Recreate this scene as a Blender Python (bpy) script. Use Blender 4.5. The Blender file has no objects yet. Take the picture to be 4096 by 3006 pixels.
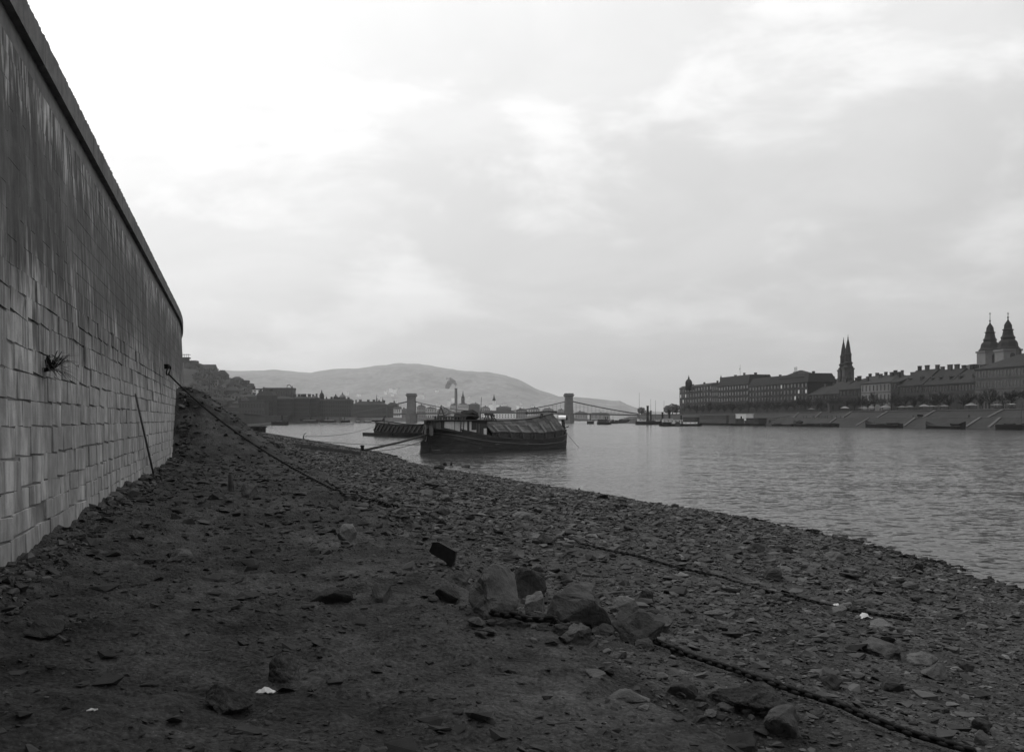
import bpy, bmesh, math, random
import numpy as np
from mathutils import Vector, Matrix
R = math.radians
rng = random.Random(11)
nrg = np.random.default_rng(5)
SC = bpy.context.scene
COL = SC.collection

# ------------------------------------------------------------------ camera, world, sun, exposure
F, CX, HY, EYE = 3900.0, 2048.0, 1676.0, 4.5       # focal length and principal point in photo pixels, eye above the water
cam_d = bpy.data.cameras.new('camera'); cam = bpy.data.objects.new('camera', cam_d); COL.objects.link(cam)
cam.location = (0, 0, EYE); cam.rotation_euler = (R(90), 0, 0)
cam_d.sensor_width = 36; cam_d.lens = 36 * F / 4096; cam_d.shift_y = (HY - 1503) / 4096
cam_d.clip_start = 0.1; cam_d.clip_end = 40000
SC.camera = cam
SC.view_settings.view_transform = 'Standard'; SC.view_settings.look = 'None'
SC.view_settings.gamma = 1; SC.view_settings.exposure = 0.0
SC.view_settings.use_curve_mapping = False
SUN_EL, SUN_AZ = R(42), R(-62)                       # azimuth from the view direction, negative = left
sd = Vector((math.sin(SUN_AZ) * math.cos(SUN_EL), math.cos(SUN_AZ) * math.cos(SUN_EL), math.sin(SUN_EL)))
sun_d = bpy.data.lights.new('sun', 'SUN'); sun_d.energy = 0.9; sun_d.angle = R(14); sun_d.color = (1, .985, .97)
sun = bpy.data.objects.new('sun', sun_d); COL.objects.link(sun); sun.rotation_euler = sd.to_track_quat('Z', 'Y').to_euler()

W = bpy.data.worlds.new('World'); SC.world = W; W.use_nodes = True
nt = W.node_tree; nt.nodes.clear(); N = nt.nodes.new; L = nt.links.new
out = N('ShaderNodeOutputWorld'); bg = N('ShaderNodeBackground'); bg.inputs[1].default_value = 0.1; L(bg.outputs[0], out.inputs[0])
sky = N('ShaderNodeTexSky'); sky.sky_type = 'NISHITA'; sky.sun_disc = False
sky.sun_elevation = SUN_EL; sky.sun_rotation = SUN_AZ; sky.dust_density = 4.0; sky.air_density = 1.0
bw = N('ShaderNodeRGBToBW'); L(sky.outputs[0], bw.inputs[0])
# thin broken overcast: a sheet of cloud overhead, seen in perspective
tc = N('ShaderNodeTexCoord'); sep = N('ShaderNodeSeparateXYZ'); L(tc.outputs['Generated'], sep.inputs[0])
def M(op, a, b=None, c=None):
    n = N('ShaderNodeMath'); n.operation = op
    for i, v in enumerate((a, b, c)):
        if v is None: continue
        if isinstance(v, (int, float)): n.inputs[i].default_value = v
        else: L(v, n.inputs[i])
    return n.outputs[0]
zz = M('ADD', M('MAXIMUM', sep.outputs[2], 0.0), 0.16)
comb = N('ShaderNodeCombineXYZ'); L(M('DIVIDE', sep.outputs[0], zz), comb.inputs[0]); L(M('DIVIDE', sep.outputs[1], zz), comb.inputs[1])
def wnoise(scale, detail, rough, dist=0.0, off=(0, 0, 0)):
    mp = N('ShaderNodeMapping'); mp.inputs['Location'].default_value = off; L(comb.outputs[0], mp.inputs[0])
    n = N('ShaderNodeTexNoise'); n.inputs['Scale'].default_value = scale; n.inputs['Detail'].default_value = detail
    n.inputs['Roughness'].default_value = rough; n.inputs['Distortion'].default_value = dist; L(mp.outputs[0], n.inputs[0]); return n.outputs[0]
def wmap(v, a, b, c, d):
    n = N('ShaderNodeMapRange'); n.interpolation_type = 'SMOOTHSTEP'
    for i, q in enumerate((a, b, c, d)): n.inputs[1 + i].default_value = q
    L(v, n.inputs[0]); return n.outputs[0]
c1 = wmap(wnoise(1.5, 9, .56, .6, (3.1, 1.7, 0)), .40, .66, 0, 1)      # puffs
c2 = wmap(wnoise(0.5, 5, .5, .3, (7.7, 2.2, 0)), .30, .70, 0, 1)       # large sheet
pm = N('ShaderNodeMapping'); pm.inputs['Scale'].default_value = (1, 1, 2.1); pm.inputs['Location'].default_value = (4.3, .7, 1.1); L(tc.outputs['Generated'], pm.inputs[0])
pn = N('ShaderNodeTexNoise'); pn.inputs['Scale'].default_value = 5.2; pn.inputs['Detail'].default_value = 10; pn.inputs['Roughness'].default_value = .55; pn.inputs['Distortion'].default_value = .25; L(pm.outputs[0], pn.inputs[0])
c3 = wmap(pn.outputs[0], .46, .66, 0, 1)                                # heaped puffs
cl = M('ADD', M('ADD', M('MULTIPLY', c1, .16), M('MULTIPLY', c2, .16)), M('MULTIPLY', c3, .46))
# cloud veil: mostly white light scattered by the sheet, plus some of the clear sky behind it
veil = M('MULTIPLY', M('MULTIPLY_ADD', cl, 3.3, 5.1), M('MULTIPLY_ADD', M('MAXIMUM', sep.outputs[2], 0.0), 1.55, .84))   # brighter towards the zenith, as under any overcast
dt = N('ShaderNodeVectorMath'); dt.operation = 'DOT_PRODUCT'; L(tc.outputs['Generated'], dt.inputs[0]); dt.inputs[1].default_value = sd
veil = M('MULTIPLY', veil, M('MULTIPLY_ADD', dt.outputs['Value'], .36, .82))      # thin cloud glows on the side of the hidden sun
tot = M('ADD', M('MULTIPLY', bw.outputs[0], 0.42), veil)
L(tot, bg.inputs[0])

# ------------------------------------------------------------------ materials (all greys: the photograph is black and white)
MATS = {}
def mat(name, tone, var=.25, scale=3.0, rough=.85, bump=.0, bscale=None, stain=None, spec=.1, rnd=.0, coord='Position', detail=8, attr=None, metal=0.0, stretch=(1, 1, 1), chunk=0.0):
    if name in MATS: return MATS[name]
    m = bpy.data.materials.new(name); m.use_nodes = True; t = m.node_tree; t.nodes.clear(); n = t.nodes.new; l = t.links.new
    o = n('ShaderNodeOutputMaterial'); p = n('ShaderNodeBsdfPrincipled'); l(p.outputs[0], o.inputs[0])
    p.inputs['Roughness'].default_value = rough; p.inputs['Specular IOR Level'].default_value = spec; p.inputs['Metallic'].default_value = metal
    if coord == 'Position': src = n('ShaderNodeNewGeometry').outputs['Position']
    else: src = n('ShaderNodeTexCoord').outputs['Object']
    mp = n('ShaderNodeMapping'); mp.inputs['Scale'].default_value = stretch; l(src, mp.inputs[0])
    def noise(sc, det=detail, ro=.6):
        q = n('ShaderNodeTexNoise'); q.inputs['Scale'].default_value = sc; q.inputs['Detail'].default_value = det; q.inputs['Roughness'].default_value = ro
        l(mp.outputs[0], q.inputs[0]); return q.outputs[0]
    def math_(op, a, b=None, c=None):
        k = n('ShaderNodeMath'); k.operation = op
        for i, v in enumerate((a, b, c)):
            if v is None: continue
            if isinstance(v, (int, float)): k.inputs[i].default_value = v
            else: l(v, k.inputs[i])
        return k.outputs[0]
    def mr(v, a, b, c, d):
        k = n('ShaderNodeMapRange')
        for i, q in enumerate((a, b, c, d)): k.inputs[1 + i].default_value = q
        l(v, k.inputs[0]); return k.outputs[0]
    fac = math_('MULTIPLY', mr(noise(scale), .25, .75, 1 - var, 1 + var), mr(noise(scale * .17, 3), .3, .7, 1 - var * .6, 1 + var * .6))
    val = math_('MULTIPLY', fac, tone)
    if rnd:
        oi = n('ShaderNodeObjectInfo'); val = math_('MULTIPLY', val, mr(oi.outputs['Random'], 0, 1, 1 - rnd, 1 + rnd))
    if attr:
        a = n('ShaderNodeAttribute'); a.attribute_name = attr; val = math_('MULTIPLY', val, a.outputs['Fac'])
    if stain: val = stain(n, l, math_, mr, noise, val)
    l(val, p.inputs['Base Color'])
    if bump:
        b = n('ShaderNodeBump'); b.inputs['Strength'].default_value = 1.0; b.inputs['Distance'].default_value = bump
        hgt_ = noise(bscale or scale * 2, 10, .65)
        if chunk:
            vo = n('ShaderNodeTexVoronoi'); vo.inputs['Scale'].default_value = chunk; l(mp.outputs[0], vo.inputs[0]); hgt_ = math_('ADD', hgt_, math_('MULTIPLY', vo.outputs['Distance'], -.55))
        l(hgt_, b.inputs['Height']); l(b.outputs[0], p.inputs['Normal'])
    MATS[name] = m; return m

def wall_stain(n, l, math_, mr, noise, val):
    g = n('ShaderNodeNewGeometry'); s = n('ShaderNodeSeparateXYZ'); l(g.outputs['Position'], s.inputs[0])
    # vertical streaks washed down the face
    mp = n('ShaderNodeMapping'); mp.inputs['Scale'].default_value = (1.9, 1.9, .30); l(g.outputs['Position'], mp.inputs[0])
    q = n('ShaderNodeTexNoise'); q.inputs['Scale'].default_value = 2.0; q.inputs['Detail'].default_value = 3; q.inputs['Roughness'].default_value = .5; q.inputs['Distortion'].default_value = 1.3; l(mp.outputs[0], q.inputs[0])
    pz = n('ShaderNodeTexNoise'); pz.inputs['Scale'].default_value = .9; pz.inputs['Detail'].default_value = 5; l(g.outputs['Position'], pz.inputs[0])
    sf = mr(pz.outputs[0], .35, .65, .25, 1.0); st_ = math_('MULTIPLY_ADD', math_('SUBTRACT', mr(q.outputs[0], .36, .66, .58, 1.48), 1.0), sf, 1.0)
    val = math_('MULTIPLY', math_('MULTIPLY', val, st_), mr(pz.outputs[0], .3, .7, .8, 1.2))
    mp2 = n('ShaderNodeMapping'); mp2.inputs['Scale'].default_value = (.5, .5, .25); l(g.outputs['Position'], mp2.inputs[0])
    q2 = n('ShaderNodeTexNoise'); q2.inputs['Scale'].default_value = 1.0; q2.inputs['Detail'].default_value = 6; l(mp2.outputs[0], q2.inputs[0])
    # old soot on the upper courses, the flood-washed lower courses paler; ragged edge
    h = math_('ADD', s.outputs[2], mr(q2.outputs[0], .2, .8, -.8, .8)); h = math_('ADD', h, mr(q.outputs[0], .3, .7, .9, -.9))
    k = mr(h, 5.5, 6.7, 1.0, .40); val = math_('MULTIPLY', val, k)
    # lime bloom below the coping
    top = mr(math_('ADD', s.outputs[2], mr(q.outputs[0], .3, .7, -.5, .6)), 8.6, 9.1, 0, 1)
    val = math_('MULTIPLY', val, math_('MULTIPLY_ADD', top, mr(q.outputs[0], .46, .66, 0, 2.2), 1.0))
    return val

mat('wall_stone', .26, .22, 5, .9, .010, 26, wall_stain, rnd=.07)
mat('wall_core', .16, .3, 4, .95)
mat('coping_stone', .15, .3, 4, .9, .02, 14)
mat('shaded_frieze', .06, .3, 3, .95, .01, 12)  # shade below the coping is put into this band's dark colour
def mud_stain(n, l, math_, mr, noise, val):
    val = math_('MULTIPLY', val, mr(noise(26, 6, .65), .32, .68, .6, 1.5))              # granular soil
    val = math_('MULTIPLY', val, mr(noise(75, 3), .60, .72, 1.0, 2.2))                   # pale grit
    return math_('MULTIPLY', val, mr(noise(.7, 5, .6), .32, .68, .58, 1.5))            # drier and damper patches
mat('mud', .039, .5, 3.2, .92, .07, 11, mud_stain, detail=12, chunk=24, spec=.06)
mat('stones', .045, .3, 9, .85, .004, 60, attr='tone', spec=.12)
mat('rock', .05, .4, 6, .88, .05, 12, rnd=.35, spec=.1)
mat('pale_rock', .088, .35, 6, .88, .05, 12, rnd=.12)
mat('dark_rock', .028, .35, 5, .88, .015, 16, rnd=.15)
mat('white_rag', .42, .3, 12, .9)
mat('iron', .008, .5, 20, .7, .002, 90, spec=.12)
mat('dark_wood', .048, .4, 6, .75, .006, 25, coord='Object', stretch=(.25, 2, 2))
mat('hull_tar', .036, .4, 3, .6, .006, 20, coord='Object', stretch=(.2, 1, 2))
mat('mid_wood', .085, .35, 5, .8, .006, 25, coord='Object', stretch=(.25, 2, 2))
mat('pale_wood', .11, .3, 5, .8, .004, 25, coord='Object', stretch=(.3, 2, 2))
mat('white_board', .48, .22, 3, .8, .004, 25, coord='Object')
mat('white_metal', .9, .1, 2, .4, coord='Object')
mat('rope', .03, .3, 10, .95)
mat('black_tar', .006, .4, 3, .7, .006, 20, coord='Object', spec=.05)
mat('plaster_palace', .06, .2, .25, .9)
mat('tarpaulin', .012, .4, 2, .9, .05, 4, coord='Object')
mat('glass_dark', .02, .2, 2, .15, spec=.5)
mat('pane_light', .5, .2, 1, .2, spec=.5)
mat('roof_dark', .018, .25, .6, .85, rnd=.2)
mat('plaster_dark', .020, .22, .25, .9, rnd=.12)
mat('plaster', .036, .22, .25, .9, rnd=.12)
mat('plaster_light', .12, .2, .25, .9, rnd=.12)
mat('plaster_white', .65, .2, .25, .9, rnd=.15)
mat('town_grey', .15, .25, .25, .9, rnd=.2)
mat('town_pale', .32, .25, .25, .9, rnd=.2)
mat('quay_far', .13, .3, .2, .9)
mat('trim', .04, .2, .5, .9)
mat('bridge_stone', .10, .25, .3, .9)
mat('bridge_iron', .05, .2, .5, .7)
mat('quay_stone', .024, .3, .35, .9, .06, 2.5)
mat('quay_light', .065, .25, .6, .9)
mat('promenade', .06, .3, .3, .95)
mat('bark', .018, .3, 2, .95)
mat('foliage', .05, .35, .5, .9)
mat('cloth_dark', .02, .3, 6, .95)
mat('awning', .16, .2, 1, .9)

def far_stain(n, l, math_, mr, noise, val):
    v = n('ShaderNodeTexVoronoi'); v.inputs['Scale'].default_value = .035
    g = n('ShaderNodeNewGeometry'); mp = n('ShaderNodeMapping'); mp.inputs['Scale'].default_value = (1, .35, 1); l(g.outputs['Position'], mp.inputs[0]); l(mp.outputs[0], v.inputs[0])
    s = n('ShaderNodeSeparateColor'); l(v.outputs['Color'], s.inputs[0])
    return math_('MULTIPLY', val, mr(s.outputs[0], 0, 1, .88, 1.14))
mat('hill_far', .17, .25, .04, .95, stain=far_stain)
mat('hill_near', .022, .5, .06, .95)

def water_mat():
    """choppy river: wave slopes from three scales of noise tilt the surface normal"""
    m = bpy.data.materials.new('river_water'); m.use_nodes = True; t = m.node_tree; p = t.nodes['Principled BSDF']
    p.inputs['Base Color'].default_value = (.03, .03, .03, 1); p.inputs['Roughness'].default_value = .12; p.inputs['IOR'].default_value = 1.12
    g = t.nodes.new('ShaderNodeNewGeometry'); tot = None
    def vm(op, a, b):
        k = t.nodes.new('ShaderNodeVectorMath'); k.operation = op
        for i, v in enumerate((a, b)):
            if isinstance(v, tuple): k.inputs[i].default_value = v
            else: t.links.new(v, k.inputs[i])
        return k.outputs[0]
    big = t.nodes.new('ShaderNodeTexNoise'); big.inputs['Scale'].default_value = .02; big.inputs['Detail'].default_value = 4; t.links.new(g.outputs['Position'], big.inputs[0])
    gust = t.nodes.new('ShaderNodeMapRange'); gust.inputs[1].default_value = .35; gust.inputs[2].default_value = .65; gust.inputs[3].default_value = .75; gust.inputs[4].default_value = 1.3; t.links.new(big.outputs[0], gust.inputs[0])
    for sc, amp in (((.16, .30, 1), .16), ((.6, 1.1, 1), .31), ((2.2, 3.6, 1), .62)):
        mp = t.nodes.new('ShaderNodeMapping'); mp.inputs['Scale'].default_value = sc; mp.inputs['Rotation'].default_value = (0, 0, .2); t.links.new(g.outputs['Position'], mp.inputs[0])
        n = t.nodes.new('ShaderNodeTexNoise'); n.inputs['Scale'].default_value = 1; n.inputs['Detail'].default_value = 3; n.inputs['Roughness'].default_value = .55; n.inputs['Distortion'].default_value = .3; t.links.new(mp.outputs[0], n.inputs[0])
        v = vm('MULTIPLY', vm('SUBTRACT', n.outputs['Color'], (.5, .5, .5)), (amp * .7, amp, 0)); tot = v if tot is None else vm('ADD', tot, v)
    sc_ = t.nodes.new('ShaderNodeVectorMath'); sc_.operation = 'SCALE'; t.links.new(tot, sc_.inputs[0]); t.links.new(gust.outputs[0], sc_.inputs['Scale'])
    nn = t.nodes.new('ShaderNodeVectorMath'); nn.operation = 'NORMALIZE'; t.links.new(vm('ADD', sc_.outputs[0], (0, 0, 1)), nn.inputs[0]); t.links.new(nn.outputs[0], p.inputs['Normal']); MATS['water'] = m
water_mat()

# ------------------------------------------------------------------ helpers
def P(px, py, Y): return Vector((Y * (px - CX) / F, Y, EYE + Y * (HY - py) / F))
def WD(py): return EYE * F / (py - HY)                 # distance of a point on the water seen at row py
def ZY(py, Y): return EYE + Y * (HY - py) / F
def link(o, parent=None):
    COL.objects.link(o)
    if parent is not None: o.parent = parent
    return o
def tag(o, label=None, cat=None, group=None, kind=None):
    if label: o['label'] = label
    if cat: o['category'] = cat
    if group: o['group'] = group
    if kind: o['kind'] = kind
    return o
def empty(name, loc=(0, 0, 0), rz=0.0, label=None, cat=None, group=None):
    o = bpy.data.objects.new(name, None); o.location = loc; o.rotation_euler = (0, 0, rz); o.empty_display_size = .1
    link(o); return tag(o, label, cat, group)
def copy_tree(o, parent=None):
    c = o.copy(); link(c)
    if parent is not None: c.parent = parent
    for ch in list(o.children): copy_tree(ch, c)
    return c
class MB:
    def __init__(s): s.v = []; s.f = []; s.sm = False
    def add(s, vs, fs):
        k = len(s.v); s.v += [tuple(v) for v in vs]; s.f += [tuple(i + k for i in f) for f in fs]; return s
    def box(s, x0, x1, y0, y1, z0, z1):
        return s.add([(x0, y0, z0), (x1, y0, z0), (x1, y1, z0), (x0, y1, z0), (x0, y0, z1), (x1, y0, z1), (x1, y1, z1), (x0, y1, z1)],
                     [(3, 2, 1, 0), (4, 5, 6, 7), (0, 1, 5, 4), (1, 2, 6, 5), (2, 3, 7, 6), (3, 0, 4, 7)])
    def hexa(s, q):   # 8 points, bottom ring then top ring
        return s.add(q, [(3, 2, 1, 0), (4, 5, 6, 7), (0, 1, 5, 4), (1, 2, 6, 5), (2, 3, 7, 6), (3, 0, 4, 7)])
    def bar(s, a, b, w, h=None):
        a = Vector(a); b = Vector(b); d = (b - a).normalized(); h = h or w
        up = Vector((0, 0, 1)) if abs(d.z) < .95 else Vector((0, 1, 0))
        x = d.cross(up).normalized() * w / 2; y = x.cross(d).normalized() * h / 2
        return s.add([a - x - y, a + x - y, a + x + y, a - x + y, b - x - y, b + x - y, b + x + y, b - x + y],
                     [(0, 1, 2, 3), (7, 6, 5, 4), (1, 0, 4, 5), (2, 1, 5, 6), (3, 2, 6, 7), (0, 3, 7, 4)])
    def tube(s, pts, rs, n=8, cap=True):
        pts = [Vector(p) for p in pts]
        if not isinstance(rs, (list, tuple)): rs = [rs] * len(pts)
        k = len(s.v)
        for i, p in enumerate(pts):
            d = (pts[min(i + 1, len(pts) - 1)] - pts[max(i - 1, 0)]).normalized()
            up = Vector((0, 0, 1)) if abs(d.z) < .9 else Vector((1, 0, 0))
            x = d.cross(up).normalized(); y = x.cross(d)
            for j in range(n):
                a = 2 * math.pi * j / n; s.v.append(tuple(p + (x * math.cos(a) + y * math.sin(a)) * rs[i]))
        for i in range(len(pts) - 1):
            for j in range(n):
                a, b = k + i * n + j, k + i * n + (j + 1) % n
                s.f.append((a, b, b + n, a + n))
        if cap:
            s.f.append(tuple(range(k + n - 1, k - 1, -1))); e = k + (len(pts) - 1) * n; s.f.append(tuple(range(e, e + n)))
        return s
    def lathe(s, prof, c=(0, 0, 0), n=16, sq=False, rot=0.0):
        k = len(s.v); m = len(prof)
        for r, z in prof:
            for j in range(n):
                a = 2 * math.pi * (j + .5) / n + rot; s.v.append((c[0] + r * math.cos(a), c[1] + r * math.sin(a), c[2] + z))
        for i in range(m - 1):
            for j in range(n):
                a, b = k + i * n + j, k + i * n + (j + 1) % n; s.f.append((a, b, b + n, a + n))
        s.f.append(tuple(range(k + n - 1, k - 1, -1))); e = k + (m - 1) * n; s.f.append(tuple(range(e, e + n)))
        return s
    def prism(s, poly, z0, z1):
        n = len(poly); vs = [(x, y, z0) for x, y in poly] + [(x, y, z1) for x, y in poly]
        return s.add(vs, [tuple(range(n - 1, -1, -1)), tuple(range(n, 2 * n))] + [(i, (i + 1) % n, n + (i + 1) % n, n + i) for i in range(n)])
    def mesh(s, name):
        me = bpy.data.meshes.new(name); me.from_pydata(s.v, [], s.f); me.validate()
        bm = bmesh.new(); bm.from_mesh(me); bmesh.ops.recalc_face_normals(bm, faces=bm.faces); bm.to_mesh(me); bm.free()
        if s.sm: me.polygons.foreach_set('use_smooth', [True] * len(me.polygons))
        return me
    def build(s, name, m, parent=None, smooth=False):
        s.sm = smooth; me = s.mesh(name); me.materials.append(MATS[m]); return link(bpy.data.objects.new(name, me), parent)
def inst(name, me, parent, M4):
    o = bpy.data.objects.new(name, me); o.matrix_local = M4 if parent is None else M4
    link(o, parent); o.matrix_local = M4; return o
def tri_mesh(name, V, T, m, parent=None, tone=None, smooth=False):
    """one mesh from arrays of triangles"""
    me = bpy.data.meshes.new(name); nv, ntri = len(V), len(T)
    me.vertices.add(nv); me.vertices.foreach_set('co', np.asarray(V, np.float32).ravel())
    me.loops.add(ntri * 3); me.loops.foreach_set('vertex_index', np.asarray(T, np.int32).ravel())
    me.polygons.add(ntri); me.polygons.foreach_set('loop_start', np.arange(0, ntri * 3, 3, dtype=np.int32))
    me.polygons.foreach_set('use_smooth', np.full(ntri, bool(smooth)))
    if tone is not None:
        a = me.attributes.new('tone', 'FLOAT', 'POINT'); a.data.foreach_set('value', np.asarray(tone, np.float32))
    me.update(calc_edges=True); me.validate(); me.materials.append(MATS[m])
    return link(bpy.data.objects.new(name, me), parent)
def vnoise(x, y, seed=0):
    x = np.asarray(x, float); y = np.asarray(y, float); xi = np.floor(x); yi = np.floor(y); fx = x - xi; fy = y - yi
    fx = fx * fx * (3 - 2 * fx); fy = fy * fy * (3 - 2 * fy)
    def h(a, b):
        q = np.sin(a * 127.1 + b * 311.7 + seed * 74.7) * 43758.5453; return q - np.floor(q)
    return ((h(xi, yi) * (1 - fx) + h(xi + 1, yi) * fx) * (1 - fy) + (h(xi, yi + 1) * (1 - fx) + h(xi + 1, yi + 1) * fx) * fy) * 2 - 1
def fbm(x, y, sc, oct=4, seed=0, gain=.5):
    r = 0; a = 1; t = 0
    for i in range(oct):
        c, s_ = math.cos(.6 * i + .4), math.sin(.6 * i + .4); X = np.asarray(x) * sc; Y = np.asarray(y) * sc
        r = r + a * vnoise(X * c - Y * s_, X * s_ + Y * c, seed + i * 3.3); t += a; a *= gain; sc *= 2.03
    return r / t
def sstep(x, a, b):
    t = np.clip((np.asarray(x, float) - a) / (b - a), 0, 1); return t * t * (3 - 2 * t)

# ------------------------------------------------------------------ plan of the near bank
YC, RC = 48.0, 160.0
def wallX(Y):
    Y = np.asarray(Y, float); q = np.clip(Y - YC, 0, 60)
    return -2.53 - .285 * np.minimum(Y, YC) - np.where(Y > YC, .285 * q + q * q / (2 * RC) * 1.0, 0) - np.maximum(Y - 108, 0) * .66
SHY = [-40, 0, 10, 25, 40, 58, 84, 141, 200, 297, 400, 600, 760, 900, 975, 1250]
SHX = [15, 14, 13.7, 13.2, 11.9, 5.2, -5.3, -21, -41, -75, -105, -150, -182, -214, -223, -222]
def shoreX(Y):
    Y = np.asarray(Y, float); b = np.interp(Y, SHY, SHX)
    for k in (3.0, -3.0, 6, -6): b = b + np.interp(Y + k, SHY, SHX)
    return b / 5 + .45 * vnoise(Y * .16, Y * 0, 3) + .2 * vnoise(Y * .6, Y * 0, 4) + .8 * vnoise(Y * .05, Y * 0, 6) * np.clip((Y - 20) / 40, 0, 1)
def hgt(X, Y):
    X = np.asarray(X, float); Y = np.asarray(Y, float)
    wx = wallX(Y); sx = shoreX(Y); u = X - wx; us = sx - wx
    edge = 5.3 + .5 * vnoise(Y * .35, Y * 0, 8) + .25 * vnoise(Y * 1.1, Y * 0, 9)
    d = sx - X
    w = np.maximum(us - edge - .8, 3.0)
    s = np.clip(d / w, -1.2, 1)
    grav = np.where(s >= 0, 2.28 * np.abs(s) ** .95, s * 2.4)
    terr = 2.78 - .035 * np.clip(u, 0, 8)
    t = sstep(u, edge, edge + .9)
    near = terr * (1 - t) + np.minimum(grav, terr) * t
    far = np.where(d >= 0, np.minimum(2.7, 2.5 * (np.maximum(d, 0) / 15) ** .9), d * .15)
    k = sstep(Y, 62, 92); z = near * (1 - k) + far * k
    # the rubble heap against the wall
    mY = sstep(Y, 38.8, 45.5) * (1 - sstep(Y, 62, 78)); prof = np.interp(u, [-5, 1.1, 4.6, 6.4], [1, 1, .14, 0])
    z = z + 2.95 * mY * prof
    mud = (1 - t)
    cl = np.maximum(np.asarray(fbm(X, Y, 1.1, 4, 21, .55)), -.25)
    z = z + (.05 + .07 * mud) * fbm(X, Y, .55, 4, 1) + .10 * mud * cl + mY * prof * .25 * fbm(X, Y, .8, 4, 30)
    fade = np.clip(1.3 - Y / 60, 0, 1)
    z = z + fade * (.05 * mud + .012) * fbm(X, Y, 3.6, 5, 12, .62) + fade * .045 * mud * np.maximum(fbm(X, Y, 7, 3, 15), 0) + fade * .02 * np.abs(fbm(X, Y, 13, 3, 17))
    # soil and wash piled unevenly along the wall foot
    z = z + np.clip(1 - u / .9, 0, 1) * (Y < 62) * (.12 + .16 * fbm(X * .3, Y, .7, 2, 71))
    # hollow washed out behind the big boulders
    z = z - .28 * np.exp(-(((X - 1.35) / .75) ** 2 + ((Y - 7.05) / .5) ** 2))
    return z
def hs(X, Y): return float(hgt(np.array([X]), np.array([Y]))[0])
def hit(px, py):
    """where the ray through a photo pixel meets the bank"""
    ds = np.exp(np.linspace(math.log(2.5), math.log(320), 6000)); X = ds * (px - CX) / F; Z = EYE + ds * (HY - py) / F
    k = np.nonzero(Z <= hgt(X, ds))[0]; i = int(k[0]) if len(k) else len(ds) - 1
    return Vector((X[i], ds[i], float(Z[i])))

# ------------------------------------------------------------------ ground sheet of the bank, upper road behind the wall, river
def grid_mesh(name, X, Y, Z, m, kind='structure', smooth=True):
    r, c = X.shape; V = np.stack([X, Y, Z], -1).reshape(-1, 3)
    i = np.arange(r - 1)[:, None] * c + np.arange(c - 1)[None, :]; a = i.ravel(); T = np.concatenate([np.stack([a, a + 1, a + c + 1], 1), np.stack([a, a + c + 1, a + c], 1)])
    o = tri_mesh(name, V, T, m, smooth=smooth); return tag(o, kind=kind)
ys = np.concatenate([np.linspace(-12, 2.2, 24), np.exp(np.linspace(math.log(2.4), math.log(330), 760))])
cs = np.linspace(0, 1, 420) ** .9
YY = np.repeat(ys[:, None], len(cs), 1)
lx = wallX(ys) - 1.2; lx = np.where(ys > 92, np.minimum(lx, np.interp(ys, SHY, SHX) - 60), lx)
rx = np.interp(ys, SHY, SHX) + 9
XX = lx[:, None] + (rx - lx)[:, None] * cs[None, :]
g = grid_mesh('river_bank', XX, YY, hgt(XX, YY), 'mud')
up = MB(); yv = [-12, 10, 30, 48, 60, 75, 90, 108]
poly = [(float(wallX(y)) - 1.4, y) for y in yv] + [(-160, 150), (-160, -12)]
up.prism(poly, 8.6, 9.7).build('upper_road', 'promenade')['kind'] = 'structure'
rv = MB(); rv.add([(-1500, -300, 0), (1500, -300, 0), (1500, 6500, 0), (-1500, 6500, 0)], [(0, 1, 2, 3)]); rv.build('river', 'water')['kind'] = 'structure'

# ------------------------------------------------------------------ embankment wall: every block its own edges
wall = empty('embankment_wall', (float(wallX(0)), 0, 2.7), 0, 'tall grey stone embankment wall with streaked courses and projecting coping', 'wall')
winv = Matrix.Translation(-Vector(wall.location))
BAT, ZB, ZT = .042, 2.75, 10.05
sy = np.linspace(-6, 104, 2400); sx_ = wallX(sy); sl = np.concatenate([[0], np.cumsum(np.hypot(np.diff(sx_), np.diff(sy)))])
def path(s):
    y = float(np.interp(s, sl, sy)); x = float(wallX(y)); y2 = y + .05; x2 = float(wallX(y2)); t = Vector((x2 - x, y2 - y, 0)).normalized()
    return Vector((x, y, 0)), t, Vector((t.y, -t.x, 0))
def block_proto(seed, ch, jit):
    r = random.Random(seed); j = lambda a: a + r.uniform(-jit, jit)
    # front face with worn edges: unit block, y = -1 back .. 0 front, chamfer ch
    mx, mz = ch * .25, ch * 1.2
    f = [(j(-.5 + mx), 0, j(-.5 + mz)), (j(.5 - mx), 0, j(-.5 + mz)), (j(.5 - mx), 0, j(.5 - mz)), (j(-.5 + mx), 0, j(.5 - mz))]
    c = (r.uniform(-.2, .2), r.uniform(.0, ch), r.uniform(-.15, .15))
    e = [(-.5, -.18, -.5), (.5, -.18, -.5), (.5, -.18, .5), (-.5, -.18, .5)]; b = [(x, -1, z) for x, _, z in e]
    V = [c] + f + e + b
    Fc = [(0, 1, 2), (0, 2, 3), (0, 3, 4), (0, 4, 1)]
    for i in range(4):
        k = (i + 1) % 4; Fc += [(1 + i, 5 + i, 5 + k), (1 + i, 5 + k, 1 + k), (5 + i, 9 + i, 9 + k), (5 + i, 9 + k, 5 + k)]
    return np.array(V), np.array(Fc)
protos = [block_proto(i, .022 if i < 8 else .006, .017 if i < 8 else .003) for i in range(12)]
pmesh = []
for i, (V, T) in enumerate(protos):
    me = bpy.data.meshes.new('stone_block'); me.from_pydata([tuple(v) for v in V], [], [tuple(t) for t in T]); me.materials.append(MATS['wall_stone'])
    bm = bmesh.new(); bm.from_mesh(me); bmesh.ops.recalc_face_normals(bm, faces=bm.faces); bm.to_mesh(me); bm.free(); pmesh.append(me)
blocks = []
z = 2.15; row = 0
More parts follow.
